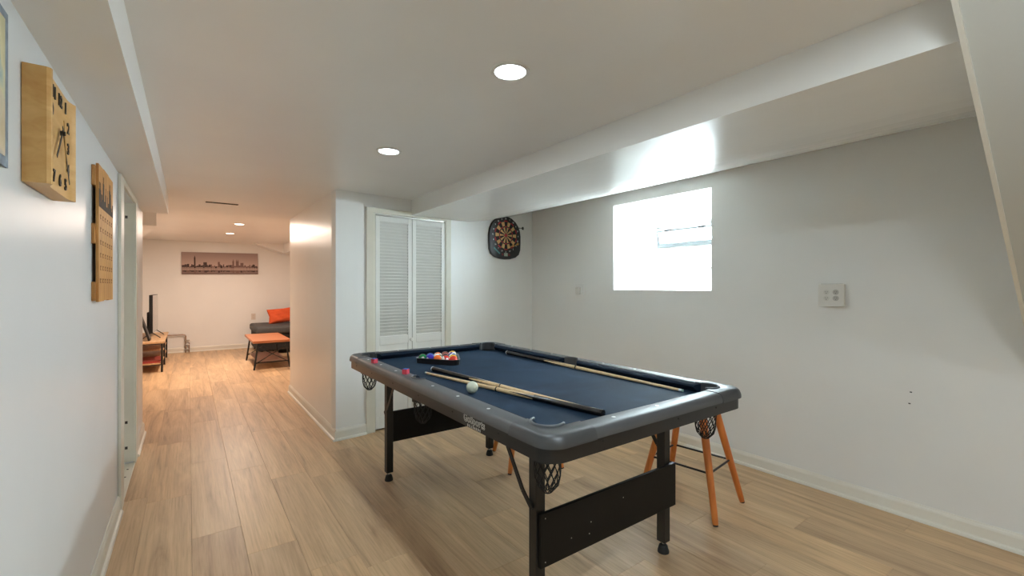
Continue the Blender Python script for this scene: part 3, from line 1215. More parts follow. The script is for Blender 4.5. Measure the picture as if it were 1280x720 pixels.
ball('cue_ball', 1.130, 1.895, mat('ivory_ball', '#d6dac6', 0.12, 0, .03, coat=.4), 'plain ivory cue ball beside the two cues')
fm = Vector((1.373, 2.758))
dr_ = Vector((.553, -.833))
nr_ = Vector((.833, .553))
rows = [
    [('#0b7a3a', 0, 'green ball at the left end of the rack\'s front row'), ('#3a2aa0', 0, 'purple ball second from the left in the front row'), ('#e8702a', 0, 'solid orange ball in the middle of the front row'), ('#cf3328', 1, 'red and white striped ball second from the right in the front row'), ('#d23a2c', 0, 'red ball at the right end of the rack\'s front row')],
    [('#2455b8', 0, 'blue ball behind the purple one in the rack'), ('#0b7a3a', 1, 'green striped ball in the second row of the rack'), ('#201f22', 0, 'black ball in the second row of the rack'), ('#e2b52a', 0, 'solid yellow ball in the second row of the rack')],
    [('#e8702a', 1, 'orange striped ball behind the solid orange one'), ('#7c2f28', 1, 'maroon striped ball in the third row of the rack'), ('#2455b8', 1, 'blue striped ball in the third row of the rack')],
    [('#7c2f28', 0, 'dark maroon ball in the fourth row of the rack'), ('#3a2aa0', 1, 'purple striped ball in the fourth row of the rack')],
    [('#e2b52a', 1, 'yellow and white striped ball at the far tip of the rack')],
]
d = 2 * RB + .0004
bmats = {}
for j, row in enumerate(rows):
    for i, (c_, st_, lb) in enumerate(row):
        if (c_, st_) not in bmats:
            bmats[(c_, st_)] = m_ball('ball_%s' % ('striped' if st_ else 'solid'), c_, bool(st_))
        p = fm + dr_ * ((i - (len(row) - 1) / 2) * d) + nr_ * (j * d * .8664)
        H_ = PI / 2
        rot = {(0, 3): (H_, .25, 1.5), (0, 4): (.2, .95, -1.0), (0, 2): (.1, .6, 2.6), (0, 0): (1.4, .2, 1.2), (0, 1): (1.3, .1, .4), (2, 0): (H_, .3, 1.1), (3, 0): (.9, .1, .2), (4, 0): (H_, -.3, 1.0)}.get((j, i))
        ball('billiard_ball', p.x, p.y, bmats[(c_, st_)], lb, 'racked billiard balls', rot)
# rack: hollow rounded triangle
cen = fm + nr_ * (2 * d * .8664 * 2 / 3)


def tri_outline(off, rad, n=6):
    Rv = d * 4 / math.sqrt(3)
    vs3 = [cen + (dr_ * math.cos(a) + nr_ * math.sin(a)) * (Rv) for a in (math.radians(-30 - 0), math.radians(90), math.radians(210))]
    pts = []
    for k, v in enumerate(vs3):
        ax = [-30, 90, 210][k]
        for q in range(n + 1):
            a = math.radians(ax - 60 + 120 * q / n)
            pts.append(v + (dr_ * math.cos(a) + nr_ * math.sin(a)) * (RB + off))
    return pts


bm = bmesh.new()
RZ = [(.0015, BED + .0005), (.011, BED + .0005), (.013, BED + .033), (.016, BED + .036), (.0015, BED + .036)]
RR = [[bm.verts.new((p.x, p.y, z)) for p in tri_outline(o_, 0)] for o_, z in RZ]
n = len(RR[0])
for a in range(len(RR)):
    for k in range(n):
        bm.faces.new((RR[a][k], RR[a][(k + 1) % n], RR[(a + 1) % len(RR)][(k + 1) % n], RR[(a + 1) % len(RR)][k]))
tag(obj('ball_rack', bm, mat('black_rack_plastic', '#1c1b1b', .3), smooth=40), 'black plastic triangle rack holding the billiard balls', 'ball rack')

chalk_red = mat('red_chalk_wrapper', '#c8394a', .6, 0, .25, (90, 90, 90))
chalk_blue = mat('blue_chalk', '#3f66b4', .9)
for (x, y, rz), lb in (((.937, 2.755, .35), 'red chalk cube with blue top on the left rail, nearer the far corner'), ((.960, 2.315, .6), 'red chalk cube with blue top on the left rail beside the side pocket')):
    t = thing('chalk_cube', lb, 'chalk', (x, y, ZT), rz, 'chalk cubes on the left rail')
    bm = box(-.0145, .0145, -.0145, .0145, 0, .0265, .0012)
    obj('wrapper', bm, chalk_red, t, True)
    obj('chalk_top', box(-.013, .013, -.013, .013, .0265, .0285, .001), chalk_blue, t, True)


def cue(label, butt, tip, zc, group, dark_wrap=True):
    """two-piece cue from butt to tip (x, y); lies on the cloth"""
    b, t_ = Vector((butt[0], butt[1])), Vector((tip[0], tip[1]))
    L = (t_ - b).length
    rb, rt = .0148, .0066
    root = thing('pool_cue', label, 'pool cue', (b.x, b.y, BED), math.atan2(t_.y - b.y, t_.x - b.x), group)
    rad = lambda s: rb + (rt - rb) * s
    zz = lambda s: rad(s) + .0004
    def seg(s0, s1, n=2, extra=0.0, k=14):
        pts = [(L * (s0 + (s1 - s0) * q / n), 0, zz(s0 + (s1 - s0) * q / n)) for q in range(n + 1)]
        return tube(pts, [rad(s0 + (s1 - s0) * q / n) + extra for q in range(n + 1)], k)
    obj('bumper', seg(0, .006), M['cue_white'] if dark_wrap else M['cue_butt'], root, True, smooth=40)
    obj('butt', seg(.006, .30), M['cue_butt'], root, True, smooth=40)
    obj('forearm', seg(.30, .497), M['cue_wood'], root, True, smooth=40)
    # long dark points running into the forearm
    bm = bmesh.new()
    for q in range(4):
        a = q * PI / 2 + .5
        s0, s1 = .29, .43
        r0, r1 = rad(s0) + .0005, rad(s1) + .0005
        def P(s, aa, r):
            return (L * s, math.cos(aa) * r, zz(s) + math.sin(aa) * r)
        v = [bm.verts.new(P(s0, a - .62, r0)), bm.verts.new(P(s0, a, r0 + .0005)), bm.verts.new(P(s0, a + .62, r0)), bm.verts.new(P(s1, a, r1))]
        bm.faces.new((v[0], v[1], v[3]))
        bm.faces.new((v[1], v[2], v[3]))
    obj('inlay_points', bm, M['cue_butt'], root, True)
    obj('joint_collar', seg(.497, .503, 1, .0006), M['cue_butt'], root, True, smooth=40)
    obj('shaft', seg(.503, .985), M['cue_wood'], root, True, smooth=40)
    obj('ferrule', seg(.985, .995), M['cue_white'], root, True, smooth=40)
    obj('tip', seg(.995, 1.0), M['cue_tip'], root, True, smooth=40)
    return root


GC = 'wooden pool cues lying on the table'
cue('pool cue with black butt end by the ball rack, beside the cue ball', (1.222, 2.525), (1.385, 1.275), 0, GC)
cue('pool cue with pale tip by the ball rack and black butt at the near rail', (1.352, 1.240), (1.150, 2.475), 0, GC, False)
cue('long pool cue lying along the right rail by the window wall', (1.990, 2.815), (1.992, 1.300), 0, GC)


# ------------------------------------------------------------------ bar stools
def stool_proto(label, loc, rz):
    t = thing('bar_stool', label, 'bar stool', loc, rz, 'bar stools beside the pool table')
    hw, hd = .195, .230
    for sx, sy in ((-1, -1), (1, -1), (1, 1), (-1, 1)):
        p = Vector((sx * hw, sy * hd, .0))
        q = Vector((sx * .078, sy * .10, .62))
        lg = obj('leg', add_tube(bmesh.new(), [p + (q - p) * .012, p + (q - p) * .05, p + (q - p) * .6, q], [.0145, .0165, .021, .023], 12), M['orange_wood'], t, True, smooth=40)
        obj('glide', tube([p, p + (q - p) * .014], .0135, 10), M['rubber'], lg, True)
    zr = .255
    f = zr / .62
    cx_, cy_ = hw + (.078 - hw) * f, hd + (.10 - hd) * f
    bm = bmesh.new()
    ring = [(-cx_, -cy_), (cx_, -cy_), (cx_, cy_), (-cx_, cy_)]
    for k in range(4):
        a, b = ring[k], ring[(k + 1) % 4]
        add_tube(bm, [(a[0], a[1], zr), (b[0], b[1], zr)], .006, 8)
    obj('footrest', bm, M['black_metal'], t, True, smooth=40)
    obj('seat_bracket', box(-.10, .10, -.12, .12, .612, .626, .004), M['black_metal'], t, True)
    pts = rr_outline(-.175, .175, -.175, .175, .11, 6)
    bm = bmesh.new()
    lv = []
    for s, z in ((.90, .626), (1.0, .634), (1.0, .650), (.95, .662), (.75, .664)):
        lv.append([bm.verts.new((x * s, y * s, z)) for x, y in pts])
    n = len(pts)
    for p, q in zip(lv, lv[1:]):
        for k in range(n):
            bm.faces.new((p[k], p[(k + 1) % n], q[(k + 1) % n], q[k]))
    bm.faces.new(lv[0])
    bm.faces.new(lv[-1])
    obj('seat', bm, mat('black_seat_vinyl', '#2a2828', .45), t, True, smooth=40)
    return t


ang1 = math.atan2(.052, .385)
s1 = stool_proto('bar stool with splayed orange legs by the right wall, near table corner', (2.470, 1.563, 0), ang1)
ang2 = math.radians(-20)
c2 = Vector((1.973, 2.434)) + Vector((-math.sin(ang2), math.cos(ang2))) * .23
dup(s1, (c2.x, c2.y, 0), ang2, 'bar stool pushed under the pool table, only its orange feet showing')

# ------------------------------------------------------------------ dartboard on the closet wall
DB = CW @ Matrix.Translation(((2.846 - 1.0) / math.cos(CA), -.001, 1.842)) @ Matrix.Rotation(PI / 2, 4, 'X')
# local: x right, y up, z out of the wall
db = bpy.data.objects.new('dartboard', None)
db.matrix_world = DB
COL.objects.link(db)
WM['dartboard'] = DB
tag(db, 'black electronic dartboard hanging beside the closet door', 'dartboard')
half = [(0.0, .232), (.045, .230), (.095, .215), (.15, .180), (.190, .137), (.216, .085), (.228, .02), (.228, -.06), (.222, -.14), (.200, -.190), (.150, -.222), (.08, -.240), (0, -.245)]
outl = half + [(-x, y) for x, y in half[-2:0:-1]]
bm = bmesh.new()
lv = []
for s, z in ((1.0, 0), (1.0, .022), (.985, .030), (.95, .033)):
    lv.append([bm.verts.new((x * s, y * s, z)) for x, y in outl])
n = len(outl)
for p, q in zip(lv, lv[1:]):
    for k in range(n):
        bm.faces.new((p[k], p[(k + 1) % n], q[(k + 1) % n], q[k]))
bm.faces.new(lv[0])
bm.faces.new(lv[-1])
obj('housing', bm, mat('black_dartboard_plastic', '#141414', .4), db, True, smooth=30)
tan, red, blk = mat('tan_segment', '#d2ac72', .6), mat('red_segment', '#b3202c', .55), mat('black_segment', '#121212', .6)
SC_ = (0, .020)


def sector(bm, a0, a1, r0, r1, z0, z1, mi):
    n = 3
    pts = [(r1 * math.sin(a0 + (a1 - a0) * k / n), r1 * math.cos(a0 + (a1 - a0) * k / n)) for k in range(n + 1)]
    pts += [(r0 * math.sin(a1 - (a1 - a0) * k / n), r0 * math.cos(a1 - (a1 - a0) * k / n)) for k in range(n + 1)]
    add_prism(bm, [(x + SC_[0], y + SC_[1]) for x, y in pts], z0, z1, 'z', mi)


gapa = .018
for k in range(20):
    a0, a1 = (k - .5) * PI / 10 + gapa, (k + .5) * PI / 10 - gapa
    base, ring = (blk, red) if k % 2 == 0 else (tan, blk)
    bm = bmesh.new()
    sector(bm, a0, a1, .020, .088, .033, .0375, 0)
    sector(bm, a0, a1, .102, .150, .033, .0375, 0)
    sector(bm, a0, a1, .090, .100, .033, .0370, 1)
    sector(bm, a0, a1, .152, .163, .033, .0370, 1)
    obj('segment', bm, [base, ring], db, True)
obj('bullseye', lathe([(0, .0385), (.008, .0385), (.016, .0375), (.016, .033)], 16, Matrix.Translation((SC_[0], SC_[1], 0))), red, db, True)
bm = bmesh.new()
for k, s in enumerate((20, 1, 18, 4, 13, 6, 10, 15, 2, 17, 3, 19, 7, 16, 8, 11, 14, 9, 12, 5)):
    a = k * PI / 10
    r = .184
    merge(bm, text_bm(str(s), .024, Matrix.Translation((SC_[0] + r * math.sin(a), SC_[1] + r * math.cos(a), .0335)), .0004, .0004, res=2))
nums = obj('numbers', bm, M['print_white'], db, True)
nums['label'] = 'ring of white numbers'
obj('score_display', box(-.026, .026, -.212, -.176, .033, .0355, .001), mat('pale_green_display', '#a9b3a2', .3), db, True)
bm = bmesh.new()
for x in (-.055, -.042, .042, .055):
    for y in (-.187, -.2):
        add_box(bm, x - .004, x + .004, y - .004, y + .004, .033, .036, .001, 1)
obj('buttons', bm, red, db, True)
bm = box(-.052, .052, -.008, .008, .033, .0345)
bm.transform(Matrix.Translation((-.128, -.155, 0)) @ Matrix.Rotation(math.radians(-38), 4, 'Z'))
obj('logo_strip', bm, mat('teal_logo_print', '#4f8f8c', .5), db, True)


def dart(loc, direc, shaft_m, flight_m, label):
    """short dart; loc = point of the tip, direc = towards the flight"""
    d_ = Vector(direc).normalized()
    mx = Matrix.Translation(loc) @ d_.to_track_quat('Z', 'Y').to_matrix().to_4x4()
    t = bpy.data.objects.new('dart', None)
    t.matrix_world = mx
    COL.objects.link(t)
    WM[t.name] = mx
    tag(t, label, 'dart')
    obj('barrel', lathe([(0, 0), (.001, .002), (.002, .02), (.0045, .028), (.0045, .062), (.003, .07), (.0028, .095), (0, .096)], 10), shaft_m, t, True, smooth=40)
    bm = bmesh.new()
    for q in range(4):
        a = q * PI / 2
        c_, s_ = math.cos(a), math.sin(a)
        pts = [(.002, .085), (.017, .10), (.017, .118), (.002, .122)]
        fr_ = [bm.verts.new((c_ * r - s_ * .0004, s_ * r + c_ * .0004, z)) for r, z in pts]
        bk_ = [bm.verts.new((c_ * r + s_ * .0004, s_ * r - c_ * .0004, z)) for r, z in pts]
        bm.faces.new(fr_)
        bm.faces.new(bk_)
        for k in range(4):
            bm.faces.new((fr_[k], fr_[(k + 1) % 4], bk_[(k + 1) % 4], bk_[k]))
    obj('flight', bm, flight_m, t, True)
    return t


p = DB @ Vector((.172, .118, .020))
dr3 = DB.to_3x3()
dart(p - dr3 @ Vector((.010, 0, 0)), dr3 @ Vector((1, .03, .0)), M['black_metal'], mat('dark_flight', '#2b3a35', .5), 'dark dart stowed in the right edge of the dartboard')
yel = mat('golden_dart', '#d09a3a', .45)
dart(DB @ Vector((.060, -.105, .036)), dr3 @ Vector((-.38, .05, 1)), yel, yel, 'golden dart stuck in the lower part of the dartboard')
dart(DB @ Vector((.128, -.090, .036)), dr3 @ Vector((-.42, .12, 1)), yel, mat('amber_flight', '#d8a24a', .5), 'golden dart stuck at the lower right edge of the dartboard')

# ------------------------------------------------------------------ right wall: outlet, sensor, holes
# local: x out of the wall (towards -X world), y along +Y
ot = thing('wall_outlet', 'white square wall outlet box with four sockets right of the window', 'outlet', (XR, 1.088, 1.243))
obj('outlet_box', box(3.245, XR, 1.022, 1.154, 1.180, 1.312, .003), M['white_plastic'], ot)
obj('cover_plate', box(3.240, 3.2455, 1.018, 1.158, 1.174, 1.310, .002), M['white_plastic'], ot)
obj('top_gap', box(3.250, 3.268, 1.030, 1.146, 1.3115, 1.3135), M['slot_dark'], ot)
for y in (1.062, 1.112):
    for z in (1.224, 1.262):
        mx = Matrix.Translation((3.240, y, z)) @ Matrix.Rotation(-PI / 2, 4, 'Y')
        sk = obj('socket', lathe([(.0165, 0), (.0165, .002), (.014, .0025), (0, .0025)], 20, mx), mat('grey_socket', '#d6d4cc', .4) if y > 1.08 else mat('ringed_socket', '#b9b6b0', .4), ot)
        bm = bmesh.new()
        for dy, dz, w, h in ((-.0055, .002, .0022, .007), (.0055, .002, .0022, .006), (0, -.0075, .004, .004)):
            add_box(bm, 3.2366, 3.2376, y + dy - w / 2, y + dy + w / 2, z + dz - h / 2, z + dz + h / 2)
        obj('slots', bm, M['slot_dark'], sk)
se = thing('wall_sensor', 'small white rounded knob on a wall plate between dartboard and window', 'wall sensor', (XR, 3.33, 1.25))
obj('plate', box(3.274, XR, 3.262, 3.392, 1.185, 1.325, .002), M['wall'], se)
obj('knob', box(3.235, 3.274, 3.30, 3.362, 1.215, 1.290, .012, 3), M['white_plastic'], se, smooth=50)
for y, z, lb in ((0.716, .705, 'dark nail hole low on the right wall, upper of two'), (0.722, .640, 'dark nail hole low on the right wall, lower of two')):
    tag(obj('nail', box(XR - .003, XR, y - .005, y + .005, z - .003, z + .003, .001), M['slot_dark']), lb, 'nail', 'nails in the right wall')

# ------------------------------------------------------------------ left wall: clock, calendar board, map
# clock: square block, shallow curved front; faces +X
cy0, cy1, cz0, cz1 = 1.575, 1.885, 1.555, 1.845
ck = thing('wall_clock', 'square honey coloured wooden wall clock with dark numerals', 'clock', (XL, (cy0 + cy1) / 2, cz0))
pr_ = [(cy0, XL + .001), (cy0, XL + .044), (cy0 + .005, XL + .051), (cy0 + .014, XL + .0525)]
for k in range(13):
    t = k / 12
    y = cy0 + .020 + (cy1 - cy0 - .040) * t
    pr_.append((y, XL + .0405 + .009 * abs(2 * t - 1) ** 8))
pr_ += [(cy1 - .014, XL + .0525), (cy1 - .005, XL + .051), (cy1, XL + .044), (cy1, XL + .001)]
bm = bmesh.new()
add_prism(bm, [(x, y) for y, x in pr_], cz0, cz1, 'z')
obj('case', bm, M['clock_wood'], ck, smooth=30)
FM = Matrix.Translation((XL + .0415, (cy0 + cy1) / 2, (cz0 + cz1) / 2)) @ Matrix(((0, 0, 1, 0), (1, 0, 0, 0), (0, 1, 0, 0), (0, 0, 0, 1)))
a = .110
for s, u, v in (('11', -a * .62, a), ('12', 0, a), ('1', a * .62, a), ('2', a * .98, a * .55), ('3', a * .98, 0), ('4', a * .98, -a * .55), ('5', a * .62, -a), ('6', 0, -a), ('7', -a * .62, -a), ('8', -a * .98, -a * .55), ('9', -a * .98, 0), ('10', -a * .98, a * .55)):
    uu = max(-.100, min(.100, u))
    obj('numeral', text_bm(s, .044, FM @ Matrix.Translation((uu, v, .0005)), .0016, .0012), M['print_dark'], ck)


def hand(L_, w, ang, z, m, name, tail=.02):
    bm = bmesh.new()
    dx, dy = math.sin(ang), math.cos(ang)
    add_bar(bm, (-dx * tail, -dy * tail, z), (dx * L_, dy * L_, z), w, .0012)
    bm.transform(FM @ Matrix.Translation((-.004, .021, 0)))
    return obj(name, bm, m, ck)


hand(.100, .010, math.radians(219), .006, M['print_dark'], 'hour_hand')
hand(.148, .008, math.radians(149), .008, M['print_dark'], 'minute_hand')
hand(.105, .002, math.radians(167), .010, mat('gold_second_hand', '#b08a3e', .35, .6), 'second_hand', .035)
bm = lathe([(0, .012), (.006, .012), (.007, .002)], 14)
bm.transform(FM @ Matrix.Translation((-.004, .021, 0)))
obj('hand_cap', bm, M['print_dark'], ck, smooth=40)

# calendar board on cleats
wy0, wy1, wz0, wz1 = 2.545, 2.975, 1.233, 1.822
wb = thing('calendar_board', 'brown wooden calendar board with dark skyline print on left wall', 'wall board', (XL, (wy0 + wy1) / 2, wz0))
WF = XL + .0225
nbd = 3
for k in range(nbd):
    ya = wy0 + (wy1 - wy0) * k / nbd
    yb = wy0 + (wy1 - wy0) * (k + 1) / nbd
    obj('board', box(WF - .010, WF, ya + .0008, yb - .0008, wz0 + .003 * (k % 2), wz1 - .004 * ((k + 1) % 2), .0012), M['board_wood'], wb)
for z0, z1 in ((wz0 + .005, wz0 + .085), (wz0 + .245, wz0 + .33), (wz0 + .49, wz0 + .575)):
    obj('cleat', box(XL + .0005, WF - .010, wy0 - .012, wy1 - .006, z0, z1, .002), M['board_wood'], wb)
xs = WF + .0005
bm = bmesh.new()
random.seed(3)
y = wy0 + .004
base = wz0 + .405
while y < wy1 - .008:
    w = random.uniform(.012, .028)
    h = random.choice((.025, .04, .05, .06, .075))
    if .10 < y - wy0 < .13 or .29 < y - wy0 < .32:
        h = .115
    add_box(bm, xs - .0006, xs + .0003, y, min(y + w, wy1 - .004), base, base + h)
    if h > .07:
        add_box(bm, xs - .0006, xs + .0003, y + w * .4, y + w * .6, base + h, base + h + .03)
    y += w
obj('skyline_print', bm, mat('faded_black_print', '#3b332c', .7), wb)
bm = bmesh.new()
for r in range(6):
    for c_ in range(6):
        yy = wy0 + .050 + c_ * .066
        zz_ = wz0 + .365 - r * .055
        add_box(bm, xs - .0006, xs + .0002, yy - .012, yy - .004, zz_ - .010, zz_ + .010)
        add_box(bm, xs - .0006, xs + .0002, yy + .002, yy + .012, zz_ - .010, zz_ - .006)
        add_box(bm, xs - .0006, xs + .0002, yy + .002, yy + .012, zz_ + .004, zz_ + .009)
obj('day_marks', bm, mat('brown_branded_print', '#7d5630', .7), wb)['kind'] = 'stuff'


# map print at the frame's left edge
def m_map():
    k = NT('faded_map_print')
    v = k.n('ShaderNodeTexVoronoi', Scale=1.0)
    k.l(k.coords((1, 9, 7)), v.inputs['Vector'])
    nz = k.n('ShaderNodeTexNoise', Scale=1.0, Detail=6.0)
    k.l(k.coords((1, 12, 9)), nz.inputs['Vector'])
    a = k.ramp(nz.outputs['Fac'], [(0.35, lin('#c9c39a')), (0.5, lin('#d9d3ae')), (0.6, lin('#aebfb8')), (0.7, lin('#7f97a6'))])
    k.l(k.mix(0.25, a, v.outputs['Color'], 'MULTIPLY'), k.b.inputs['Base Color'])
    k.b.inputs['Roughness'].default_value = 0.5
    return k.m


mp_ = thing('map_print', 'faded map print with blue grey border at the left edge', 'wall picture', (XL, 1.20, 1.565))
obj('canvas', box(XL + .001, XL + .006, 0.95, 1.455, 1.560, 1.900, .001), mat('map_border_print', '#7b8793', .55, 0, .35, (1, 40, 40)), mp_)
obj('map_face', box(XL + .0055, XL + .0066, 0.965, 1.432, 1.582, 1.880), m_map(), mp_)

# ------------------------------------------------------------------ far room
# skyline canvas
sk_ = thing('skyline_picture', 'wide brownish city skyline canvas on the far wall', 'wall picture', (.535, YF, 1.53))
TR = Matrix.Translation((.535, YF, 1.757)) @ Matrix.Rotation(math.radians(-0.9), 4, 'Y')


def m_sky_canvas():
    k = NT('mauve_canvas_sky')
    tc = k.n('ShaderNodeTexCoord')
    sp = k.n('ShaderNodeSeparateXYZ')
    k.l(tc.outputs['Generated'], sp.inputs[0])
    k.l(k.ramp(sp.outputs[2], [(0.0, lin('#6e5852')), (0.27, lin('#a58f86')), (0.30, lin('#c4aca2')), (1.0, lin('#9c8782'))]), k.b.inputs['Base Color'])
    k.b.inputs['Roughness'].default_value = 0.7
    return k.m


obj('canvas', box(-.652, .652, -.030, -.001, -.218, .218, .002, 2, TR), m_sky_canvas(), sk_)
random.seed(11)
dk, md, lt = bmesh.new(), bmesh.new(), bmesh.new()
hor = -.218 + .12
x = -.648
while x < .640:
    w = random.uniform(.012, .034)
    f = (x + .652) / 1.304
    h = random.uniform(.03, .085)
    if .14 < f < .165:
        h, w = .215, .026
    elif .26 < f < .31:
        h = .12
    elif .64 < f < .66 or .69 < f < .72:
        h = .15
    elif .45 < f < .47:
        h = .13
    elif .74 < f < .78:
        h = .115
    x2 = min(x + w, .648)
    b_ = dk if (f < .33 or f > .9 or random.random() < .35) else md
    add_box(b_, x, x2 - .001, -.0305, -.0298, hor, hor + h, 0, 2, TR)
    if h > .14:
        add_box(b_, x + w * .3, x2 - w * .3, -.0305, -.0298, hor + h, hor + h + .03, 0, 2, TR)
    add_box(dk if random.random() < .6 else md, x, x2 - .001, -.0305, -.0298, hor - .055 - h * .25, hor - .045, 0, 2, TR)
    if random.random() < .7:
        add_box(lt, x + .002, x2 - .004, -.0307, -.0300, hor + .004, hor + .018, 0, 2, TR)
        add_box(lt, x + .004, x2 - .006, -.0306, -.0299, hor - .042, hor - .012, 0, 2, TR)
    x += w
obj('dark_building_print', dk, mat('dark_brown_print', '#43302e', .7), sk_)
obj('mid_building_print', md, mat('mid_brown_print', '#775b55', .7), sk_)
obj('light_print', lt, mat('pale_light_print', '#b39a8e', .7), sk_)['kind'] = 'stuff'

# far outlet and exposed pipe
fo = thing('far_wall_outlet', 'small cream outlet plate on the far wall left of the sofa', 'outlet', (1.105, YF, .655))
obj('plate', box(1.065, 1.145, YF - .007, YF, .590, .718, .002), mat('cream_plate', '#d9cfc4', .45), fo)
for z in (.632, .676):
    obj('socket', box(1.088, 1.122, YF - .009, YF - .007, z - .014, z + .014, .002), mat('cream_socket', '#cfc4b8', .45), fo)
pp = thing('exposed_pipe', 'thin metal pipe running from the stand down to the floor on far wall', 'pipe', (-.05, 10.80, 0))
obj('pipe_run', tube([(-.55, 10.80, .352), (-.10, 10.80, .352), (-.065, 10.80, .345), (-.05, 10.80, .325), (-.05, 10.80, .0)], .012, 10), mat('dull_pipe_metal', '#a48f80', .4, .6), pp, smooth=50)
obj('pipe_riser', tube([(.005, 10.805, 0), (.005, 10.805, .19)], .008, 8), mat('copper_riser', '#9a7c68', .4, .6), pp, smooth=50)
for z in (.06, .15, .24):
    obj('pipe_clamp', box(-.068, .014, 10.788, 10.826, z - .008, z + .008, .002), M['steel'], pp)

# television stand: runs along the left wall
tx0, tx1, ty0, ty1, tz = -.745, -.30, 8.55, 10.30, .462
ts = thing('tv_stand', 'oak and black metal television stand along the left wall', 'tv stand', ((tx0 + tx1) / 2, (ty0 + ty1) / 2, 0))
obj('top_board', box(tx0, tx1, ty0, ty1, tz - .028, tz, .003), M['stand_wood'], ts)
obj('shelf', box(tx0 + .02, tx1 - .03, ty0 + .02, ty1 - .02, .118, .136, .002), M['stand_wood'], ts)
obj('shelf', box(tx0 + .02, tx1 - .03, 9.15, ty1 - .02, .262, .280, .002), M['stand_wood'], ts)
for x in (tx0 + .03, tx1 - .030):
    for y in (ty0 + .03, 9.36, ty1 - .04):
        obj('leg', box(x - .013, x + .013, y - .013, y + .013, 0, tz - .028, .002), M['black_metal'], ts)
for z in (.105, tz - .040):
    for y in (ty0 + .03, ty1 - .04):
        obj('crossbar', box(tx0 + .043, tx1 - .043, y - .008, y + .008, z, z + .012), M['black_metal'], ts)

# red books on the lower shelf
for k, (hh, cc, lb) in enumerate(((.022, '#b5423a', 'bottom red book of the flat pile on the stand shelf'), (.020, '#8c3a32', 'darker red book on top of the flat pile on the stand shelf'))):
    z0 = .136 + (0 if k == 0 else .0225)
    t = thing('book', lb, 'book', (-.50, 8.86, z0), .06 * k, 'books on the stand shelf')
    obj('cover', box(-.17, .15, -.24, .24, 0, hh, .002), mat('book_cover_%d' % k, cc, .5), t, True)
    obj('pages', box(-.165, .1515, -.235, .2415, .003, hh - .003), mat('book_pages_%d' % k, '#d9c9b4', .7), t, True)

# television seen edge-on, screen towards +X
tvy0, tvy1 = 9.02, 9.92
tv = thing('television', 'flat television standing edge-on on the oak stand', 'television', (-.46, (tvy0 + tvy1) / 2, tz), math.radians(-1.5))
L_ = (tvy1 - tvy0) / 2
obj('back_shell', box(-.036, .010, -L_, L_, .085, .695, .006), mat('black_tv_plastic', '#191818', .35), tv, True)
obj('rear_bulge', box(-.075, -.036, -L_ * .7, L_ * .7, .095, .42, .015, 3), mat('black_tv_back', '#1b1a1a', .4), tv, True)


def m_screen():
    k = NT('off_screen_painted_reflection')
    k.b.inputs['Base Color'].default_value = lin('#6f6661')  # grey stands for the pale reflection, painted into the screen colour
    k.b.inputs['Roughness'].default_value = 0.12
    k.b.inputs['Coat Weight'].default_value = 0.6
    return k.m


obj('screen', box(.0095, .0115, -L_ + .008, L_ - .008, .098, .687), m_screen(), tv, True)
for y in (-L_ * .72, L_ * .72):
    bm = bmesh.new()
    add_bar(bm, (-.012, y, .095), (.10, y, .006), .022, .012)
    add_bar(bm, (-.012, y, .095), (-.12, y, .006), .022, .012)
    obj('stand_foot', bm, M['black_metal'], tv, True)

# black framed board leaning on the wall behind the television, and a cord
lb = thing('leaning_frame', 'black framed panel leaning to the wall at the near end of the stand', 'frame', (-.56, 8.85, tz))
mx = Matrix.Translation((-.475, 0, tz + .008)) @ Matrix.Rotation(math.radians(-16.6), 4, 'Y')
obj('frame_border', box(-.026, .0, 8.72, 8.98, 0, .86, .003, 2, mx), M['black_metal'], lb)
obj('frame_panel', box(.0, .0012, 8.75, 8.95, .03, .83, 0, 2, mx), mat('dark_grey_panel', '#4a4745', .4), lb)
cord = [(-.62, 9.30, tz + .008), (-.64, 9.18, tz + .05), (-.70, 9.12, tz + .40), (-.725, 9.10, tz + .55), (-.742, 9.08, tz + .30), (-.735, 9.06, tz + .06), (-.70, 9.05, tz + .007), (-.60, 9.06, tz + .007)]
tag(obj('power_cord', tube(cord, .005, 6), M['rubber'], smooth=True), 'thin black cord looping up the wall behind the television', 'cord')

# coffee table
qx0, qx1, qy0, qy1, qz = .795, 1.325, 7.86, 9.12, .45
ct = thing('coffee_table', 'brown topped coffee table with black crossed metal legs', 'coffee table', ((qx0 + qx1) / 2, (qy0 + qy1) / 2, 0))
obj('table_top', box(qx0, qx1, qy0, qy1, qz - .036, qz, .004), M['ctable_wood'], ct)
fx = {}
for x, sx in ((qx0 + .075, -1), (qx1 - .065, 1)):
    for y, sy in ((qy0 + .06, -1), (qy1 - .10, 1)):
        p, q = Vector((x + sx * .055, y + sy * .015, 0)), Vector((x, y, qz - .036))
        fx[(sx, sy)] = (p, q)
        obj('leg', bar(p, q, .024, .024, (0, 1, 0)), M['black_metal'], ct)
for sy in (-1, 1):
    for a_, b_ in (((-1, sy), (1, sy)), ((1, sy), (-1, sy))):
        p = fx[a_][0].lerp(fx[a_][1], .22)
        q = fx[b_][0].lerp(fx[b_][1], .86)
        obj('cross_brace', bar(p, q, .012, .012, (0, 1, 0)), M['black_metal'], ct)
    obj('top_rail', bar(fx[(-1, sy)][1] - Vector((0, 0, .018)), fx[(1, sy)][1] - Vector((0, 0, .018)), .02, .026), M['black_metal'], ct)
    obj('shelf_rail', bar(fx[(-1, sy)][0].lerp(fx[(-1, sy)][1], .26), fx[(1, sy)][0].lerp(fx[(1, sy)][1], .26), .014, .018), M['black_metal'], ct)
obj('lower_shelf', box(qx0 + .06, qx1 - .05, qy0 + .07, qy1 - .11, .119, .133, .002), M['shelf_grey'], ct)

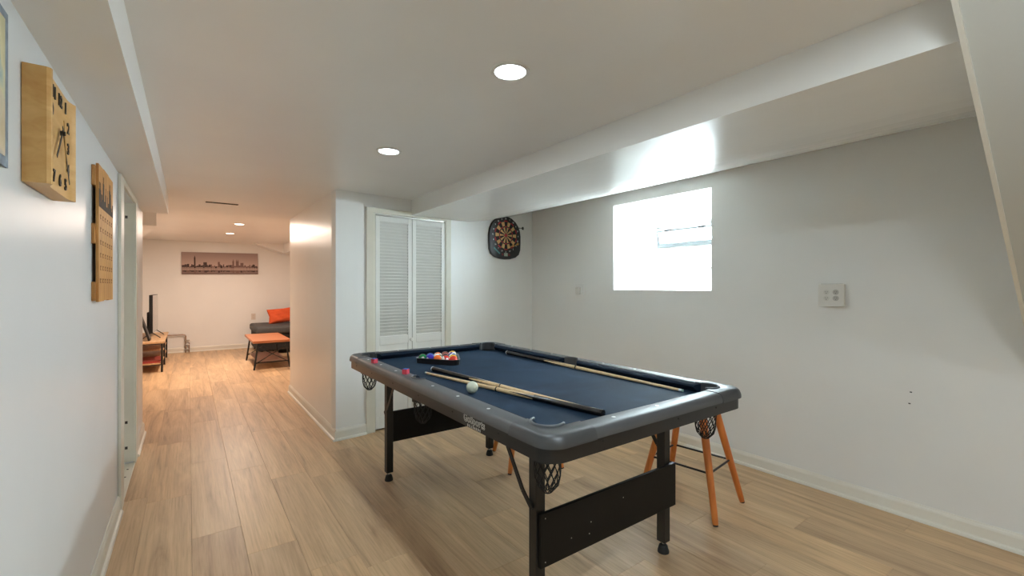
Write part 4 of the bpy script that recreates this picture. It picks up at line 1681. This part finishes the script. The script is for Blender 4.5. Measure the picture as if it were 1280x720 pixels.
# sofa with chaise, along the far wall
sf = thing('sofa', 'dark grey sofa with chaise against the far wall', 'sofa', (1.9, 10.1, 0))
grey = mat('dark_grey_sofa_fabric', '#4a4847', .85, 0, .08, (20, 20, 20), .2, (300, 300, 300))
grey2 = mat('black_sofa_base_fabric', '#262423', .85, 0, .08, (20, 20, 20), .2, (300, 300, 300))
obj('base', box(1.05, 3.10, 9.56, 10.72, .07, .40, .02, 3), grey2, sf, smooth=50)
obj('chaise_cushion', box(1.02, 1.86, 9.50, 10.72, .39, .53, .045, 4), grey, sf, smooth=60)
obj('seat_cushion', box(1.87, 3.02, 9.60, 10.40, .39, .53, .045, 4), grey, sf, smooth=60)
obj('backrest', box(1.80, 3.12, 10.44, 10.76, .35, .84, .09, 5), grey2, sf, smooth=60)
obj('arm', box(3.02, 3.22, 9.56, 10.76, .10, .64, .05, 4), grey2, sf, smooth=60)
for x in (1.12, 3.0):
    for y in (9.64, 10.64):
        obj('leg', box(x - .025, x + .025, y - .025, y + .025, 0, .08, .003), M['black_metal'], sf)

# orange pillow
bm = bmesh.new()
NX, NY = 22, 16
pw, ph, pth = .30, .155, .085
grid = {}
random.seed(5)
for side in (1, -1):
    for i in range(NX + 1):
        for j in range(NY + 1):
            u, v = 2 * i / NX - 1, 2 * j / NY - 1
            edge = (i in (0, NX) or j in (0, NY))
            if edge and side == -1:
                grid[(i, j, -1)] = grid[(i, j, 1)]
                continue
            t = (max(0, 1 - u ** 4) ** .5) * (max(0, 1 - v ** 4) ** .5)
            pin = 1 - .07 * (1 - abs(u)) * abs(v) ** 2 * 1.0
            pin2 = 1 - .10 * (1 - abs(v)) * abs(u) ** 2
            wr = .010 * math.sin(u * 9 + v * 6) * t + .006 * math.sin(v * 15 - u * 5) * t
            grid[(i, j, side)] = bm.verts.new((u * pw * pin2, side * (pth * t) + wr, v * ph * pin))
for side in (1, -1):
    for i in range(NX):
        for j in range(NY):
            q = [grid[(i, j, side)], grid[(i + 1, j, side)], grid[(i + 1, j + 1, side)], grid[(i, j + 1, side)]]
            if len(set(q)) == 4:
                bm.faces.new(q)
PMX = Matrix.Translation((1.60, 10.30, .695)) @ Matrix.Rotation(math.radians(-6), 4, 'Y') @ Matrix.Rotation(math.radians(-16), 4, 'X')
bm.transform(PMX)
tag(obj('pillow', bm, mat('orange_pillow_fabric', '#d9582a', .8, 0, .06, (12, 12, 12), .15, (200, 200, 200)), smooth=True), 'bright orange pillow lying on the dark grey sofa', 'pillow')
